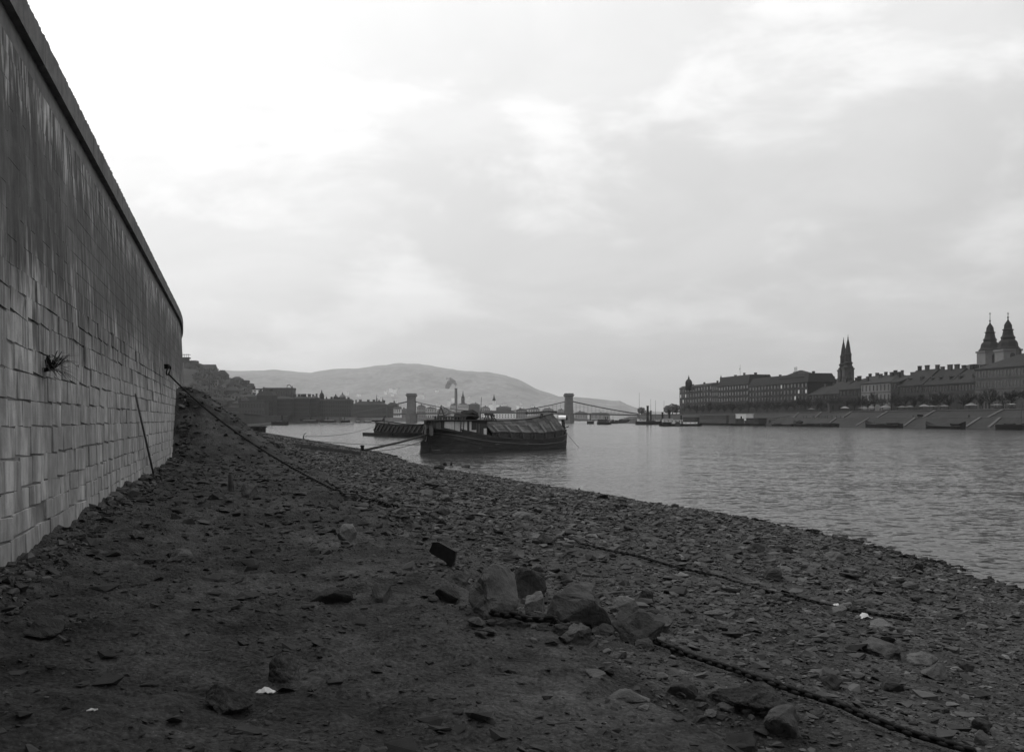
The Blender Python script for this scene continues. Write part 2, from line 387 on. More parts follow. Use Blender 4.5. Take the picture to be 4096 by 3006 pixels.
while z < 9.2:
    low = z < 6.3; h = rng.uniform(.25, .39) if low else rng.uniform(.30, .36)
    h = min(h, 9.25 - z) if z + h > 9.0 else h
    s = rng.uniform(-.5, 0) + .4
    while s < sl[-1] - 1.4:
        w = rng.uniform(.4, 1.05) if low else rng.uniform(.6, 1.2)
        p, t, n = path(s + w / 2)
        if z + h > 2.4:
            gap = rng.uniform(.003, .013) if low else rng.uniform(.001, .003); vg = gap * .35
            proud = rng.uniform(0, .026) if low else rng.uniform(0, .003)
            if low and rng.random() < .02: proud = -.03
            dep = .30
            zc = z + h / 2 + (rng.uniform(-.012, .012) if low else 0)
            c = p + n * (-BAT * (zc - ZB) + proud); c.z = zc
            tilt = BAT
            ax = t; az = (Vector((0, 0, 1)) - n * tilt).normalized(); ay = n
            m4 = Matrix(((ax.x * (w - vg), ay.x * dep, az.x * (h - gap), c.x), (ax.y * (w - vg), ay.y * dep, az.y * (h - gap), c.y), (ax.z * (w - vg), ay.z * dep, az.z * (h - gap), c.z), (0, 0, 0, 1)))
            if low: m4 = m4 @ Matrix.Rotation(rng.uniform(-.03, .03), 4, 'Y')
            vis = 0
            if c.y > 9 and abs(c.x / c.y) < .53: vis = w * h / (c.y ** 2) * abs((n.x * c.x + n.y * c.y) / c.length) * (1.0 if low else .25)
            if zc < hs(c.x + n.x * .15, c.y + n.y * .15) - .05: vis = 0
            blocks.append((vis, m4, rng.randrange(8) if low else 8 + rng.randrange(4)))
        s += w
    z += h; row += 1
blocks.sort(key=lambda b: -b[0])
for vis, m4, k in blocks[:290]: inst('stone_block', pmesh[k], wall, winv @ m4)
VV, TT = [], []; off = 0
for vis, m4, k in blocks[290:]:
    V, T = protos[k]; A = np.array(m4); VV.append(V @ A[:3, :3].T + A[:3, 3] - np.array(wall.location)); TT.append(T + off); off += len(V)
o = tri_mesh('upper_masonry', np.concatenate(VV), np.concatenate(TT), 'wall_stone', wall); tag(o, 'smaller worn grey blocks of the upper and farther courses', kind='stuff')
core = MB(); n_ = 90; vs = []
for i in range(n_):
    p, t, n = path(.3 + i * (sl[-1] - .8) / (n_ - 1))
    for q, zq in ((-.012 + BAT * 1.75, 1.0), (-.012 - BAT * (9.6 - ZB), 9.62), (-1.3, 9.62), (-1.3, 1.0)):
        c = p + n * q; vs.append((c.x - wall.location.x, c.y, zq - wall.location.z))
core.add(vs, [(i * 4 + a, i * 4 + (a + 1) % 4, i * 4 + 4 + (a + 1) % 4, i * 4 + 4 + a) for i in range(n_ - 1) for a in range(4)] + [(0, 1, 2, 3), (n_ * 4 - 1, n_ * 4 - 2, n_ * 4 - 3, n_ * 4 - 4)])
core.build('wall_core', 'wall_core', wall)
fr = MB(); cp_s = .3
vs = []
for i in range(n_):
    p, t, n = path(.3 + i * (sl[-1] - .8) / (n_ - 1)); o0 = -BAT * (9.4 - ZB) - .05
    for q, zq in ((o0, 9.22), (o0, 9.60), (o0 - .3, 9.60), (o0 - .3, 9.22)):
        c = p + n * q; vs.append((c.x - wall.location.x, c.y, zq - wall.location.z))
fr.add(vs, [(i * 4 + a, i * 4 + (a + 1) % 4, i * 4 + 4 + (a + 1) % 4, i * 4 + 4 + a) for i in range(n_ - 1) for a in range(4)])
tag(fr.build('shaded_frieze', 'shaded_frieze', wall), 'recessed band under the coping with its shade put into the colour')
# coping slabs, each with a rough-picked top edge
k = 0
while cp_s < sl[-1] - 1.6:
    w = rng.uniform(1.0, 1.5); p0, t, n = path(cp_s); mb = MB(); seg = 14
    base_o = -BAT * (9.8 - ZB) + .11; pts = []
    for i in range(seg + 1):
        p, t, n = path(cp_s + .012 + (w - .024) * i / seg); tz = ZT + rng.uniform(-.014, .012); to = base_o + rng.uniform(-.012, .01)
        for q, zq in ((base_o, 9.585), (to, tz - .05), (to - .10, tz), (base_o - 1.2, ZT - .02), (base_o - 1.2, 9.585)):
            c = p + n * q; pts.append((c.x - wall.location.x, c.y, zq - wall.location.z))
    mb.add(pts, [(i * 5 + a, i * 5 + (a + 1) % 5, i * 5 + 5 + (a + 1) % 5, i * 5 + 5 + a) for i in range(seg) for a in range(5)] + [(0, 1, 2, 3, 4), tuple(range(seg * 5 + 4, seg * 5 - 1, -1))])
    mb.build('coping_slab', 'coping_stone', wall); cp_s += w
# ------------------------------------------------------------------ rocks
def hull_mesh(seed, npts=14, sub=0, flat=(1, 1, 1), rough=.0):
    r = random.Random(seed); bm = bmesh.new()
    for i in range(npts):
        v = Vector((r.gauss(0, 1), r.gauss(0, 1), r.gauss(0, 1))).normalized() * r.uniform(.8, 1.05)
        bm.verts.new((v.x * flat[0], v.y * flat[1], v.z * flat[2]))
    res = bmesh.ops.convex_hull(bm, input=bm.verts)
    bmesh.ops.delete(bm, geom=[e for e in res['geom_interior'] if isinstance(e, bmesh.types.BMVert)], context='VERTS')
    if sub:
        bmesh.ops.bevel(bm, geom=bm.edges[:], offset=.045, segments=1, affect='EDGES', profile=.6, clamp_overlap=True)
        bmesh.ops.triangulate(bm, faces=bm.faces[:])
        bmesh.ops.subdivide_edges(bm, edges=bm.edges[:], cuts=sub, use_grid_fill=True)
        for _ in range(2): bmesh.ops.smooth_vert(bm, verts=bm.verts[:], factor=.45, use_axis_x=True, use_axis_y=True, use_axis_z=True)
        from mathutils import noise
        for v in bm.verts:
            q = v.co * 1.7 + Vector((seed * 3.1, 0, 0)); v.co += v.co.normalized() * (noise.fractal(q, .9, 2, 6) * rough)
    bmesh.ops.triangulate(bm, faces=bm.faces[:]); bmesh.ops.recalc_face_normals(bm, faces=bm.faces[:])
    # unit extents: base at z = 0, centred
    co = np.array([v.co[:] for v in bm.verts]); lo, hi = co.min(0), co.max(0)
    for v in bm.verts: v.co = ((v.co.x - (lo[0] + hi[0]) / 2) / (hi[0] - lo[0]), (v.co.y - (lo[1] + hi[1]) / 2) / (hi[1] - lo[1]), (v.co.z - lo[2]) / (hi[2] - lo[2]))
    return bm
ROCKS = []
for i in range(14):
    bm = hull_mesh(100 + i, 12 + i % 4, 2, rough=.15); me = bpy.data.meshes.new('rock'); bm.to_mesh(me); bm.free(); me.polygons.foreach_set('use_smooth', [False] * len(me.polygons)); me.materials.append(MATS['rock']); ROCKS.append(me)
def rock_mesh(i, m):
    key = ('r', i, m)
    if key not in MATS:
        me = ROCKS[i].copy(); me.materials.clear(); me.materials.append(MATS[m]); MATS[key] = me
    return MATS[key]
def put_rock(name, loc, size, rz, i, m, label, cat, group=None, sink=.18, tilt=(0, 0)):
    o = bpy.data.objects.new(name, rock_mesh(i, m)); o.location = (loc[0], loc[1], loc[2] - size[2] * sink)
    o.rotation_euler = (tilt[0], tilt[1], rz); o.scale = size; link(o); tag(o, label, cat, group); return o
used_spots = []
def boulder(px0, px1, py0, py1, m, label, i, name='boulder', depth=.8, rz=0.0, sink=.15, tilt=(0, 0), dz=0.0):
    b = hit((px0 + px1) / 2, py1); w = (px1 - px0) * b.y / F; h = (py1 - py0) * b.y / F
    loc = (b.x, b.y + w * depth * .35, b.z + dz); used_spots.append((loc[0], loc[1], w * .6))
    sink = sink + .12; h2 = max(h * .95, .02)
    return put_rock(name, loc, (w, w * depth, h2 / (1 - sink)), rz, i, m, label, 'rock', None, sink, tilt)
boulder(1860, 2102, 2258, 2480, 'pale_rock', 'large pale angular boulder with an overhung underside beside the thick chain', 7, rz=.9, tilt=(-.1, .2))
boulder(2047, 2190, 2262, 2395, 'rock', 'grey boulder leaning behind the large pale angular boulder', 1)
boulder(2093, 2182, 2365, 2445, 'pale_rock', 'small rounded pale boulder wedged between two larger ones', 2)
boulder(2170, 2465, 2335, 2518, 'rock', 'broad earthy boulder in the middle of the boulder row', 3)
boulder(2440, 2556, 2382, 2460, 'pale_rock', 'pale flat stone behind the broad earthy boulder', 4)
boulder(2458, 2670, 2444, 2580, 'rock', 'squarish grey boulder at the river end of the boulder row', 5)
boulder(2533, 2622, 2348, 2408, 'pale_rock', 'pale pointed stone on the gravel behind the boulder row', 6)
boulder(1485, 1562, 2328, 2408, 'pale_rock', 'pale upright stone half sunk in the mud terrace', 7)
boulder(1066, 1196, 2610, 2728, 'mud', 'dark rounded boulder on the mud beside a white scrap', 8)
boulder(790, 1000, 2745, 2850, 'mud', 'low broken dark clod split by a crack', 9, depth=1.1)
boulder(664, 766, 2196, 2240, 'pale_rock', 'flat pale slab lying on the mud near the wall', 10)
boulder(2848, 3158, 2750, 2860, 'mud', 'big flat dark boulder below the thick chain', 11, depth=.9)
boulder(3092, 3232, 2822, 2948, 'rock', 'tilted wedge-shaped rock against the big flat dark boulder', 12, tilt=(.2, -.3))
boulder(2674, 2802, 2722, 2795, 'dark_rock', 'dark rounded stone next to the washed-out hollow', 13)
boulder(3294, 3378, 2695, 2760, 'dark_rock', 'nearly black lump alone on the gravel', 5)
boulder(3528, 3630, 2718, 2766, 'dark_rock', 'dark low block-like stone on the pale gravel', 3)
boulder(3330, 3394, 2420, 2464, 'pale_rock', 'round pale stone lying on the thinner chain', 2)
boulder(3636, 3700, 2246, 2284, 'dark_rock', 'black weedy stone at the water edge', 6)
boulder(3302, 3392, 2206, 2243, 'pale_rock', 'flat pale slab on the gravel near the water', 10)
boulder(3602, 3684, 2326, 2357, 'pale_rock', 'low pale slab on the gravel beyond the chain end', 4)
boulder(3896, 3974, 2922, 2980, 'rock', 'rounded grey stone below a tilted dark flake', 8)
boulder(3870, 3950, 2868, 2926, 'dark_rock', 'tilted dark flake of stone on the gravel', 12, tilt=(.3, .4))
boulder(962, 1020, 1930, 1990, 'pale_rock', 'pale hunched boulder beside a dark post on the terrace', 7)
boulder(1344, 1425, 2092, 2158, 'pale_rock', 'long pale slab at the edge of the mud terrace', 4, depth=1.3)
boulder(1397, 1440, 2022, 2051, 'pale_rock', 'pale square stone by the foot of the hanging chain', 1)
boulder(1755, 1812, 1975, 2004, 'pale_rock', 'pale flat-topped stone on the mid beach', 3)
boulder(2044, 2130, 2046, 2076, 'pale_rock', 'wide pale slab on the mid beach', 10)
boulder(2150, 2216, 2133, 2176, 'rock', 'grey boulder above the thinner chain end', 9)
boulder(1733, 1780, 1854, 1880, 'dark_rock', 'largest dark boulder on the shoreline near the barge', 11)
for k, (a, b, c, d) in enumerate([(1762, 1793, 1843, 1859), (1795, 1813, 1846, 1859), (1843, 1882, 1857, 1868), (1812, 1836, 1880, 1893), (2306, 2334, 1950, 1963), (3946, 3982, 2300, 2317), (3710, 3740, 2250, 2269), (1780, 1800, 1876, 1886)]):
    D = WD(d); X = D * ((a + b) / 2 - CX) / F; w = (b - a) * D / F
    put_rock('water_stone', (X, D, -.3 if k not in (3, 7) else -.3), (w, w * .7, (d - c) * D / F + .3), rng.random() * 6, rng.randrange(14), 'dark_rock', 'dark wet stone poking out of the shallow water', 'rock', 'stones standing in the shallows', 0)

# loose stones: the largest ones singly
def free(x, y, r): return all((x - a) ** 2 + (y - b) ** 2 > (r + c) ** 2 for a, b, c in used_spots)
cnt = 0; cand = []
lab = {'rock': 'loose grey angular stone lying on the gravel beach', 'pale_rock': 'loose pale angular stone lying on the gravel beach', 'dark_rock': 'loose dark angular stone lying on the gravel beach'}
r2 = random.Random(77)
while len(cand) < 225:
    Y = 5.2 * math.exp(r2.random() ** .8 * math.log(12)); sx0 = float(shoreX(Y)); wx0 = float(wallX(Y)); mudside = r2.random() < .07
    X = r2.uniform(wx0 + .6, wx0 + 5) if mudside else r2.uniform(wx0 + 5.2, sx0 - .1)
    if abs(X / Y) > .54 or HY + F * (EYE - 2.0) / Y > 4200: continue
    s = min(.055 * (1 + r2.random() ** 3 * 3.5) * (1 + Y / 22), .55)
    if not free(X, Y, s * .5): continue
    used_spots.append((X, Y, s * .35)); cand.append((X, Y, s))
for X, Y, s in cand:
    m = r2.choice(['rock'] * 5 + ['pale_rock'] * 2 + ['dark_rock'] * 3); z0 = hs(X, Y)
    put_rock('loose_stone', (X, Y, z0), (s * r2.uniform(.8, 1.5), s * r2.uniform(.7, 1.2), s * r2.uniform(.35, .75)), r2.random() * 6.28, r2.randrange(14), m, lab[m], 'stone', {'rock': 'loose grey stones', 'pale_rock': 'loose pale stones', 'dark_rock': 'loose dark stones'}[m], .22, (r2.uniform(-.25, .25), r2.uniform(-.25, .25)))
# the shingle itself: too many to count
pro = []
for i in range(16):
    bm = hull_mesh(300 + i, 7 + i % 3); pro.append((np.array([v.co[:] for v in bm.verts]), np.array([[v.index for v in f.verts] for f in (bm.verts.index_update() or bm.faces)]))); bm.free()
def shingle(name, n, ymin, ymax, pw, umin, size_k, size_min, label, mudfrac=0.0, tone=(.55, 1.0), flat=(.25, .6), cap=.22):
    a = 1 - pw; q = nrg.random(n); Y = (ymin ** a + q * (ymax ** a - ymin ** a)) ** (1 / a)
    wx = wallX(Y); sx0 = shoreX(Y); lo = wx + umin + .6 * vnoise(Y * .8, Y * 0, 40); hi_ = sx0 + .7
    X = lo + (hi_ - lo) * nrg.random(n)
    if mudfrac: X = wx + .3 + 5.5 * mudfrac * nrg.random(n) - (.2 if mudfrac < .5 else 0)
    ok = (np.abs(X) < .56 * Y + 1.0); patch = fbm(X, Y, .45, 3, 55); ok &= (nrg.random(n) < .8 + .6 * patch)
    X, Y = X[ok], Y[ok]; n = len(X)
    s = np.minimum(np.maximum(size_min, size_k * Y) * np.exp(nrg.normal(0, .5, n)), cap); Z = hgt(X, Y)
    VV, TT, TN = [], [], []; off = 0; kk = nrg.integers(0, 16, n)
    for j in range(16):
        I = np.nonzero(kk == j)[0]; V, T = pro[j]; m = len(I)
        if not m: continue
        sc = np.stack([s[I] * nrg.uniform(.8, 1.7, m), s[I] * nrg.uniform(.7, 1.2, m), s[I] * nrg.uniform(flat[0], flat[1], m)], 1)
        v = V[None] * sc[:, None, :]; v[..., 2] -= sc[:, None, 2] * .3
        ta = nrg.normal(0, .22, m); c, d = np.cos(ta)[:, None], np.sin(ta)[:, None]; y = v[..., 1] * c - v[..., 2] * d; zz = v[..., 1] * d + v[..., 2] * c; v[..., 1], v[..., 2] = y, zz
        ra = nrg.random(m) * 6.283; c, d = np.cos(ra)[:, None], np.sin(ra)[:, None]; x = v[..., 0] * c - v[..., 1] * d; y = v[..., 0] * d + v[..., 1] * c; v[..., 0], v[..., 1] = x, y
        v += np.stack([X[I], Y[I], Z[I]], 1)[:, None, :]
        tn = nrg.uniform(tone[0], tone[1], m) * np.where(nrg.random(m) < .10, 1.6, 1.0)
        wet = np.clip((sx0[ok][I] - X[I]) / 1.2, .35, 1); tn = tn * wet                # wet stones at the waterline are darker
        VV.append(v.reshape(-1, 3)); TN.append(np.repeat(tn, len(V))); TT.append((T[None] + (np.arange(m) * len(V))[:, None, None] + off).reshape(-1, 3)); off += m * len(V)
    o = tri_mesh(name, np.concatenate(VV), np.concatenate(TT), 'stones', tone=np.concatenate(TN)); return tag(o, label, 'shingle', kind='stuff')
shingle('beach_shingle', 84000, 3.2, 150, 1.4, 5.3, .0023, .020, 'grey angular shingle covering the beach down to the water', tone=(.45, 1.3), flat=(.35, .7))
shingle('beach_rubble', 32000, 4.0, 140, 1.35, 5.5, .0047, .04, 'larger flat broken stones strewn over the shingle', tone=(.35, 1.45), flat=(.22, .6), cap=.26)
shingle('terrace_rubble', 15000, 3.2, 70, 1.45, 0, .0024, .016, 'small dark rubble and clods scattered over the mud terrace', 1.0, (.4, .85), (.25, .55))

shingle('wall_foot_rubble', 1500, 8, 60, 1.2, 0, .0045, .04, 'crumbled mortar and small rubble along the wall foot', .09, (.5, 1.5), (.4, .8))
# rubble banked round the boulder row and along the chain
for px, py, w_ in ((1900, 2490, 90), (2010, 2500, 60), (2130, 2470, 80), (2235, 2530, 70), (2330, 2390, 120), (2420, 2540, 110), (2500, 2480, 90), (2580, 2590, 100), (2640, 2520, 120), (2720, 2620, 80), (1790, 2400, 110), (1840, 2330, 90), (2150, 2290, 70), (2260, 2330, 90)):
    b = hit(px, py); s = w_ * b.y / F
    put_rock('heap_stone', b, (s, s * .8, s * r2.uniform(.5, .8)), r2.random() * 6, r2.randrange(14), 'rock', 'grey broken stone heaped around the big boulders', 'stone', 'stones heaped around the boulders', .3, (r2.uniform(-.3, .3), r2.uniform(-.3, .3)))
for px, py in [(x, y) for x, y in zip(np.linspace(1880, 3300, 46), np.interp(np.linspace(1880, 3300, 46), [1880, 2200, 2500, 2900, 3300], [2480, 2520, 2590, 2830, 2900]))]:
    b = hit(px + r2.uniform(-60, 60), py + r2.uniform(-60, 70)); s = r2.uniform(.05, .13); m = r2.choice(['rock', 'rock', 'pale_rock', 'dark_rock'])
    put_rock('bank_stone', b, (s * r2.uniform(.9, 1.5), s, s * r2.uniform(.4, .8)), r2.random() * 6, r2.randrange(14), m, {'rock': 'loose grey stone banked along the thick chain', 'pale_rock': 'loose pale stone banked along the thick chain', 'dark_rock': 'loose dark stone banked along the thick chain'}[m], 'stone', {'rock': 'grey stones along the thick chain', 'pale_rock': 'pale stones along the thick chain', 'dark_rock': 'dark stones along the thick chain'}[m], .25, (r2.uniform(-.3, .3), r2.uniform(-.3, .3)))
shingle('terrace_clods', 1500, 3.6, 45, 1.5, 0, .006, .05, 'lumps of dark earth and broken stone on the mud terrace', 1.0, (.4, .75), (.25, .55))
# dark upright slab, posts, beams, sticks, scraps
def oriented(name, px, py, m, label, cat, build, dz=0.0):
    b = hit(px, py); t = empty(name, b, 0, label, cat); build(t); return t
b = hit(1775, 2262); mb = MB()
k = b.y / F; pts = [(-58, 0.62), (-44, 0.98), (-22, 1.0), (48, .60), (44, .28), (30, -.12), (5, .2), (-50, .52)]
mb.v = []; front = [(x * k, -.03, zq * 97 * k) for x, zq in pts]; back = [(x * k * .95 + .02, .10, zq * 97 * k * .97) for x, zq in pts]; n = len(pts)
mb.add(front + back, [tuple(range(n)), tuple(range(2 * n - 1, n - 1, -1))] + [(i, n + i, n + (i + 1) % n, (i + 1) % n) for i in range(n)])
o = mb.build('iron_plate', 'iron'); o.location = b; tag(o, 'black torn iron plate standing on edge above the boulder row', 'plate')
b = hit(928, 1962); mb = MB(); mb.tube([(0, 0, -.15), (-.02, 0, .15), (-.05, .02, .42)], [.08, .075, .05], 7); o = mb.build('post_stump', 'dark_wood'); o.location = b; tag(o, 'short dark post stump beside the hunched pale boulder', 'post')
def ground_stick(name, a, c, r, m, label, cat, n=6, lift=.0):
    A, B = hit(*a), hit(*c); pts = []
    for i in range(n):
        q = A.lerp(B, i / (n - 1)); q.x += rng.uniform(-.02, .02); q.z = hs(q.x, q.y) + r * .6 + lift; pts.append(q - A)
    mb = MB(); mb.tube(pts, [r * (1 - .4 * i / (n - 1)) for i in range(n)], 7); o = mb.build(name, m); o.location = A; return tag(o, label, cat)
ground_stick('driftwood_stick', (122, 2500), (292, 2562), .022, 'dark_wood', 'dark broken stick lying on the mud near the wall', 'stick')
ground_stick('driftwood_stick', (3405, 2800), (3510, 2806), .018, 'dark_wood', 'thin dark driftwood lying flat on the gravel', 'stick')
ground_stick('driftwood_stick', (3725, 2550), (3840, 2560), .03, 'dark_wood', 'dark waterlogged stick lying past the end of the thinner chain', 'stick')
b1, b2 = hit(1190, 1792), hit(1435, 1822); mb = MB(); d = b2 - b1
mb.bar((0, 0, .15), d + Vector((0, 0, .12)), .5, .42); o = mb.build('timber_baulk', 'dark_wood'); o.location = b1; tag(o, 'long dark timber baulk lying on the beach before the mooring spar', 'timber')
def scrap(px, py, w, h, label, seed, m='white_rag', cat='scrap'):
    b = hit(px, py); k = b.y / F; mb = MB(); r = random.Random(seed); n = 7; vs = []
    for i in range(n):
        for j in range(4):
            vs.append(((i / (n - 1) - .5) * w * k + r.uniform(-.01, .01), (j / 3 - .5) * w * k * .6 + r.uniform(-.01, .01), max(.004, h * k * (.55 * math.sin(3.1 * i / (n - 1)) * (1 - abs(j - 1.5) / 2.2) + r.uniform(-.12, .25)))))
    mb.add(vs, [(i * 4 + j, i * 4 + j + 1, i * 4 + j + 5, i * 4 + j + 4) for i in range(n - 1) for j in range(3)])
    o = mb.build('rag' if cat == 'rag' else 'paper_scrap', m); o.location = b; o.rotation_euler = (0, 0, r.uniform(-.5, .5)); md = o.modifiers.new('thick', 'SOLIDIFY'); md.thickness = .006; return tag(o, label, cat)
scrap(1062, 2772, 72, 46, 'crumpled white scrap on the mud beside the dark rounded boulder', 1)
scrap(3456, 2472, 60, 32, 'white crumpled rag lying on the thinner chain', 2, cat='rag')
scrap(3345, 2424, 32, 20, 'small white scrap behind the round pale stone', 3)
scrap(370, 2838, 30, 18, 'small white scrap alone on the dark mud', 4)
scrap(285, 2190, 44, 44, 'pale crumbled mortar lump at the foot of the wall', 5, 'pale_rock')
scrap(335, 2182, 26, 30, 'smaller pale crumbled mortar lump by the wall foot', 6, 'pale_rock')

# thin pole shape standing in for a faint dark stain on the wall
la, lb_ = path(float(np.interp(29.0, sy, sl))), path(float(np.interp(25.2, sy, sl)))
pa = la[0] + la[2] * .16; pa.z = hs(pa.x, pa.y) - .1; pb_ = lb_[0] + lb_[2] * (-BAT * 2.4 + .08); pb_.z = 5.15
mb = MB(); mb.tube([Vector((0, 0, 0)), (pb_ - pa) * .5, pb_ - pa], [.035, .03, .025], 8); o = mb.build('stain_pole', 'pale_wood', None, True); o.location = pa; tag(o, 'thin pole standing in for a faint dark stain on the embankment wall', 'pole')
# weed growing out of the wall joint
wb = None
for yy in np.linspace(9, 20, 400):
    x = float(wallX(yy))
    if CX + F * x / yy > 205: wb = Vector((x, yy, ZY(1478, yy))); break
wd = empty('wall_weed', wb + Vector((-.04, 0, 0)), 0, 'tuft of dark weed growing from a joint in the embankment wall', 'weed'); mb = MB()
for i in range(80):
    a = rng.uniform(0, 6.28); ln = rng.uniform(.16, .55); d = Vector((abs(math.cos(a)) * .5 + .15, math.sin(a) * .9, rng.uniform(-.1, 1.0))).normalized()
    q0 = Vector((.02, rng.uniform(-.1, .1), 0)); q1 = q0 + d * ln * .6; q2 = q0 + d * ln + Vector((.05, 0, -.08 * ln / .3)); sdw = Vector((-d.y, d.x, .2)).normalized() * .011
    mb.add([q0 - sdw, q0 + sdw, q1 + sdw * .8, q1 - sdw * .8, q2], [(0, 1, 2, 3), (3, 2, 4)])
mb.build('leaf_blades', 'foliage', wd)
mb = MB(); mb.tube([(-.06, -.08, -.02), (.05, 0, .02), (.03, .1, 0)], [.03, .035, .02], 6); mb.build('root', 'bark', wd)

# ------------------------------------------------------------------ chains
def link_mesh(Ln, Wd, r):
    mb = MB(); c = []; a = (Ln - Wd) / 2; rr = Wd / 2 - r; n = 8
    for i in range(n + 1): t = -math.pi / 2 + math.pi * i / n; c.append(Vector((a + rr * math.cos(t), rr * math.sin(t), 0)))
    for i in range(n + 1): t = math.pi / 2 + math.pi * i / n; c.append(Vector((-a + rr * math.cos(t), rr * math.sin(t), 0)))
    m = len(c); k = 6
    for i in range(m):
        d = (c[(i + 1) % m] - c[i - 1]).normalized(); x = Vector((-d.y, d.x, 0))
        for j in range(k): th = 2 * math.pi * j / k; mb.v.append(tuple(c[i] + x * r * math.cos(th) + Vector((0, 0, r * math.sin(th)))))
    for i in range(m):
        for j in range(k): mb.f.append((i * k + j, i * k + (j + 1) % k, ((i + 1) % m) * k + (j + 1) % k, ((i + 1) % m) * k + j))
    mb.sm = True; me = mb.mesh('link'); me.materials.append(MATS['iron']); return me
def chain(label, pts, Ln, Wd, r, maxn=290):
    pitch = Ln - 2 * r * 1.15; pts = [Vector(p) for p in pts]; cum = [0]
    for a, b in zip(pts, pts[1:]): cum.append(cum[-1] + (b - a).length)
    root = empty('mooring_chain', pts[0], 0, label, 'chain'); me = link_mesh(Ln, Wd, r); n = min(int(cum[-1] / pitch), maxn); A = np.array([p[:] for p in pts])
    for i in range(n):
        s = (i + .5) * pitch; p = Vector([np.interp(s, cum, A[:, j]) for j in range(3)]); q = Vector([np.interp(s + .03, cum, A[:, j]) for j in range(3)]); q0 = Vector([np.interp(s - .03, cum, A[:, j]) for j in range(3)])
        d = (q - q0).normalized(); up = Vector((0, 0, 1)); y = up.cross(d).normalized(); z_ = d.cross(y)
        rot = Matrix((d, y, z_)).transposed().to_4x4() @ Matrix.Rotation((math.pi / 2 if i % 2 else 0) + .45 + rng.uniform(-.25, .25), 4, 'X')
        inst('link', me, root, Matrix.Translation(p - root.location) @ rot)
    return root
def ground_pts(pix, lift, sag=0):
    c = [hit(*p) for p in pix]; out = []
    for a, b in zip(c, c[1:]):
        n = max(2, int((b - a).length / .06))
        for i in range(n):
            q = a.lerp(b, i / n); out.append(q)
    out.append(c[-1]); zs = np.array([hs(q.x, q.y) for q in out])
    zs = np.maximum(zs, np.convolve(np.pad(zs, 6, 'edge'), np.ones(13) / 13, 'valid')) + lift
    for q, z0 in zip(out, zs): q.z = float(z0)
    return out
# thin chain hanging from the ring in the wall down to the beach
ry = 37.6; rp, rt, rn = path(float(np.interp(ry, sy, sl))); rz_ = 6.5
ring_c = rp + rn * (-BAT * (rz_ - ZB) + .10); ring_c.z = rz_
mb = MB(); mb.sm = True; pts = [Vector((.17 * math.cos(t) * .3 + .06, .17 * math.sin(t), .17 * math.cos(t) - .12)) for t in np.linspace(0, 6.283, 17)]; mb.tube(pts, .028, 6, False)
rg = mb.build('mooring_ring', 'iron', wall, True); rg.location = ring_c - Vector(wall.location); tag(rg, 'iron mooring ring fixed high in the wall')
mb = MB(); mb.box(-.12, .07, -.09, .09, -.06, .12); q = mb.build('ring_plate', 'iron', wall); q.location = ring_c - Vector(wall.location)
st = ring_c + Vector((.08, 0, -.28)); end = hit(1415, 1995); air = []
for i in range(60):
    t = i / 59; q = st.lerp(end, t); q.z -= 4 * .38 * t * (1 - t); q.z = max(q.z, hs(q.x, q.y) + .05); air.append(q)
c1p = air + ground_pts([(1430, 1999), (1560, 2036), (1700, 2062), (1790, 2098)], .075)
chain('long chain hanging from the ring in the wall down to the beach', c1p, .125, .075, .017)
chain('thinner chain lying across the gravel towards the water', ground_pts([(2205, 2182), (2225, 2162), (2270, 2160), (2330, 2185), (2440, 2212), (2600, 2250), (2760, 2290), (2900, 2322), (3050, 2368), (3200, 2402), (3350, 2440), (3420, 2455), (3560, 2476), (3650, 2494)], .055), .10, .064, .015)
chain('thick chain running from under the pale boulder along the boulder row', ground_pts([(1950, 2470), (2050, 2487), (2200, 2505), (2330, 2520), (2480, 2548), (2620, 2590), (2740, 2640), (2900, 2695), (3010, 2735), (3200, 2800), (3350, 2850), (3500, 2912), (3640, 2962), (3780, 3010), (3900, 3050)], .07), .110, .076, .020)
# ------------------------------------------------------------------ barges on the near side
def frame_at(p0, p1, far=True):
    """root at p0, local x towards p1, local y away from the camera"""
    d = Vector((p1.x - p0.x, p1.y - p0.y, 0)); return math.atan2(d.y, d.x), d.length
def strake(name, m, parent, Lh, bf, z0f, z1f, side, thick=.05, proud=0.0, ts=None, cy=0.0, n=34):
    """one plank line of a hull between two height curves, on one side"""
    ts = ts or [i / (n - 1) for i in range(n)]; vs = []
    for t in ts:
        for zf, b_ in ((z0f, 0), (z1f, 1)):
            z_ = zf(t); b = bf(t, z_) + proud
            vs.append((t * Lh, cy + side * b, z_)); vs.append((t * Lh, cy + side * max(b - thick, 0), z_))
    fs = []
    for i in range(len(ts) - 1):
        a = i * 4; fs += [(a, a + 4, a + 6, a + 2), (a + 1, a + 3, a + 7, a + 5), (a + 2, a + 6, a + 7, a + 3), (a, a + 1, a + 5, a + 4)]
    e = (len(ts) - 1) * 4; fs += [(0, 2, 3, 1), (e, e + 1, e + 3, e + 2)]
    mb = MB(); mb.add(vs, fs); return mb.build(name, m, parent)
def lerpf(xs, zs): return lambda t: float(np.interp(t, xs, zs))

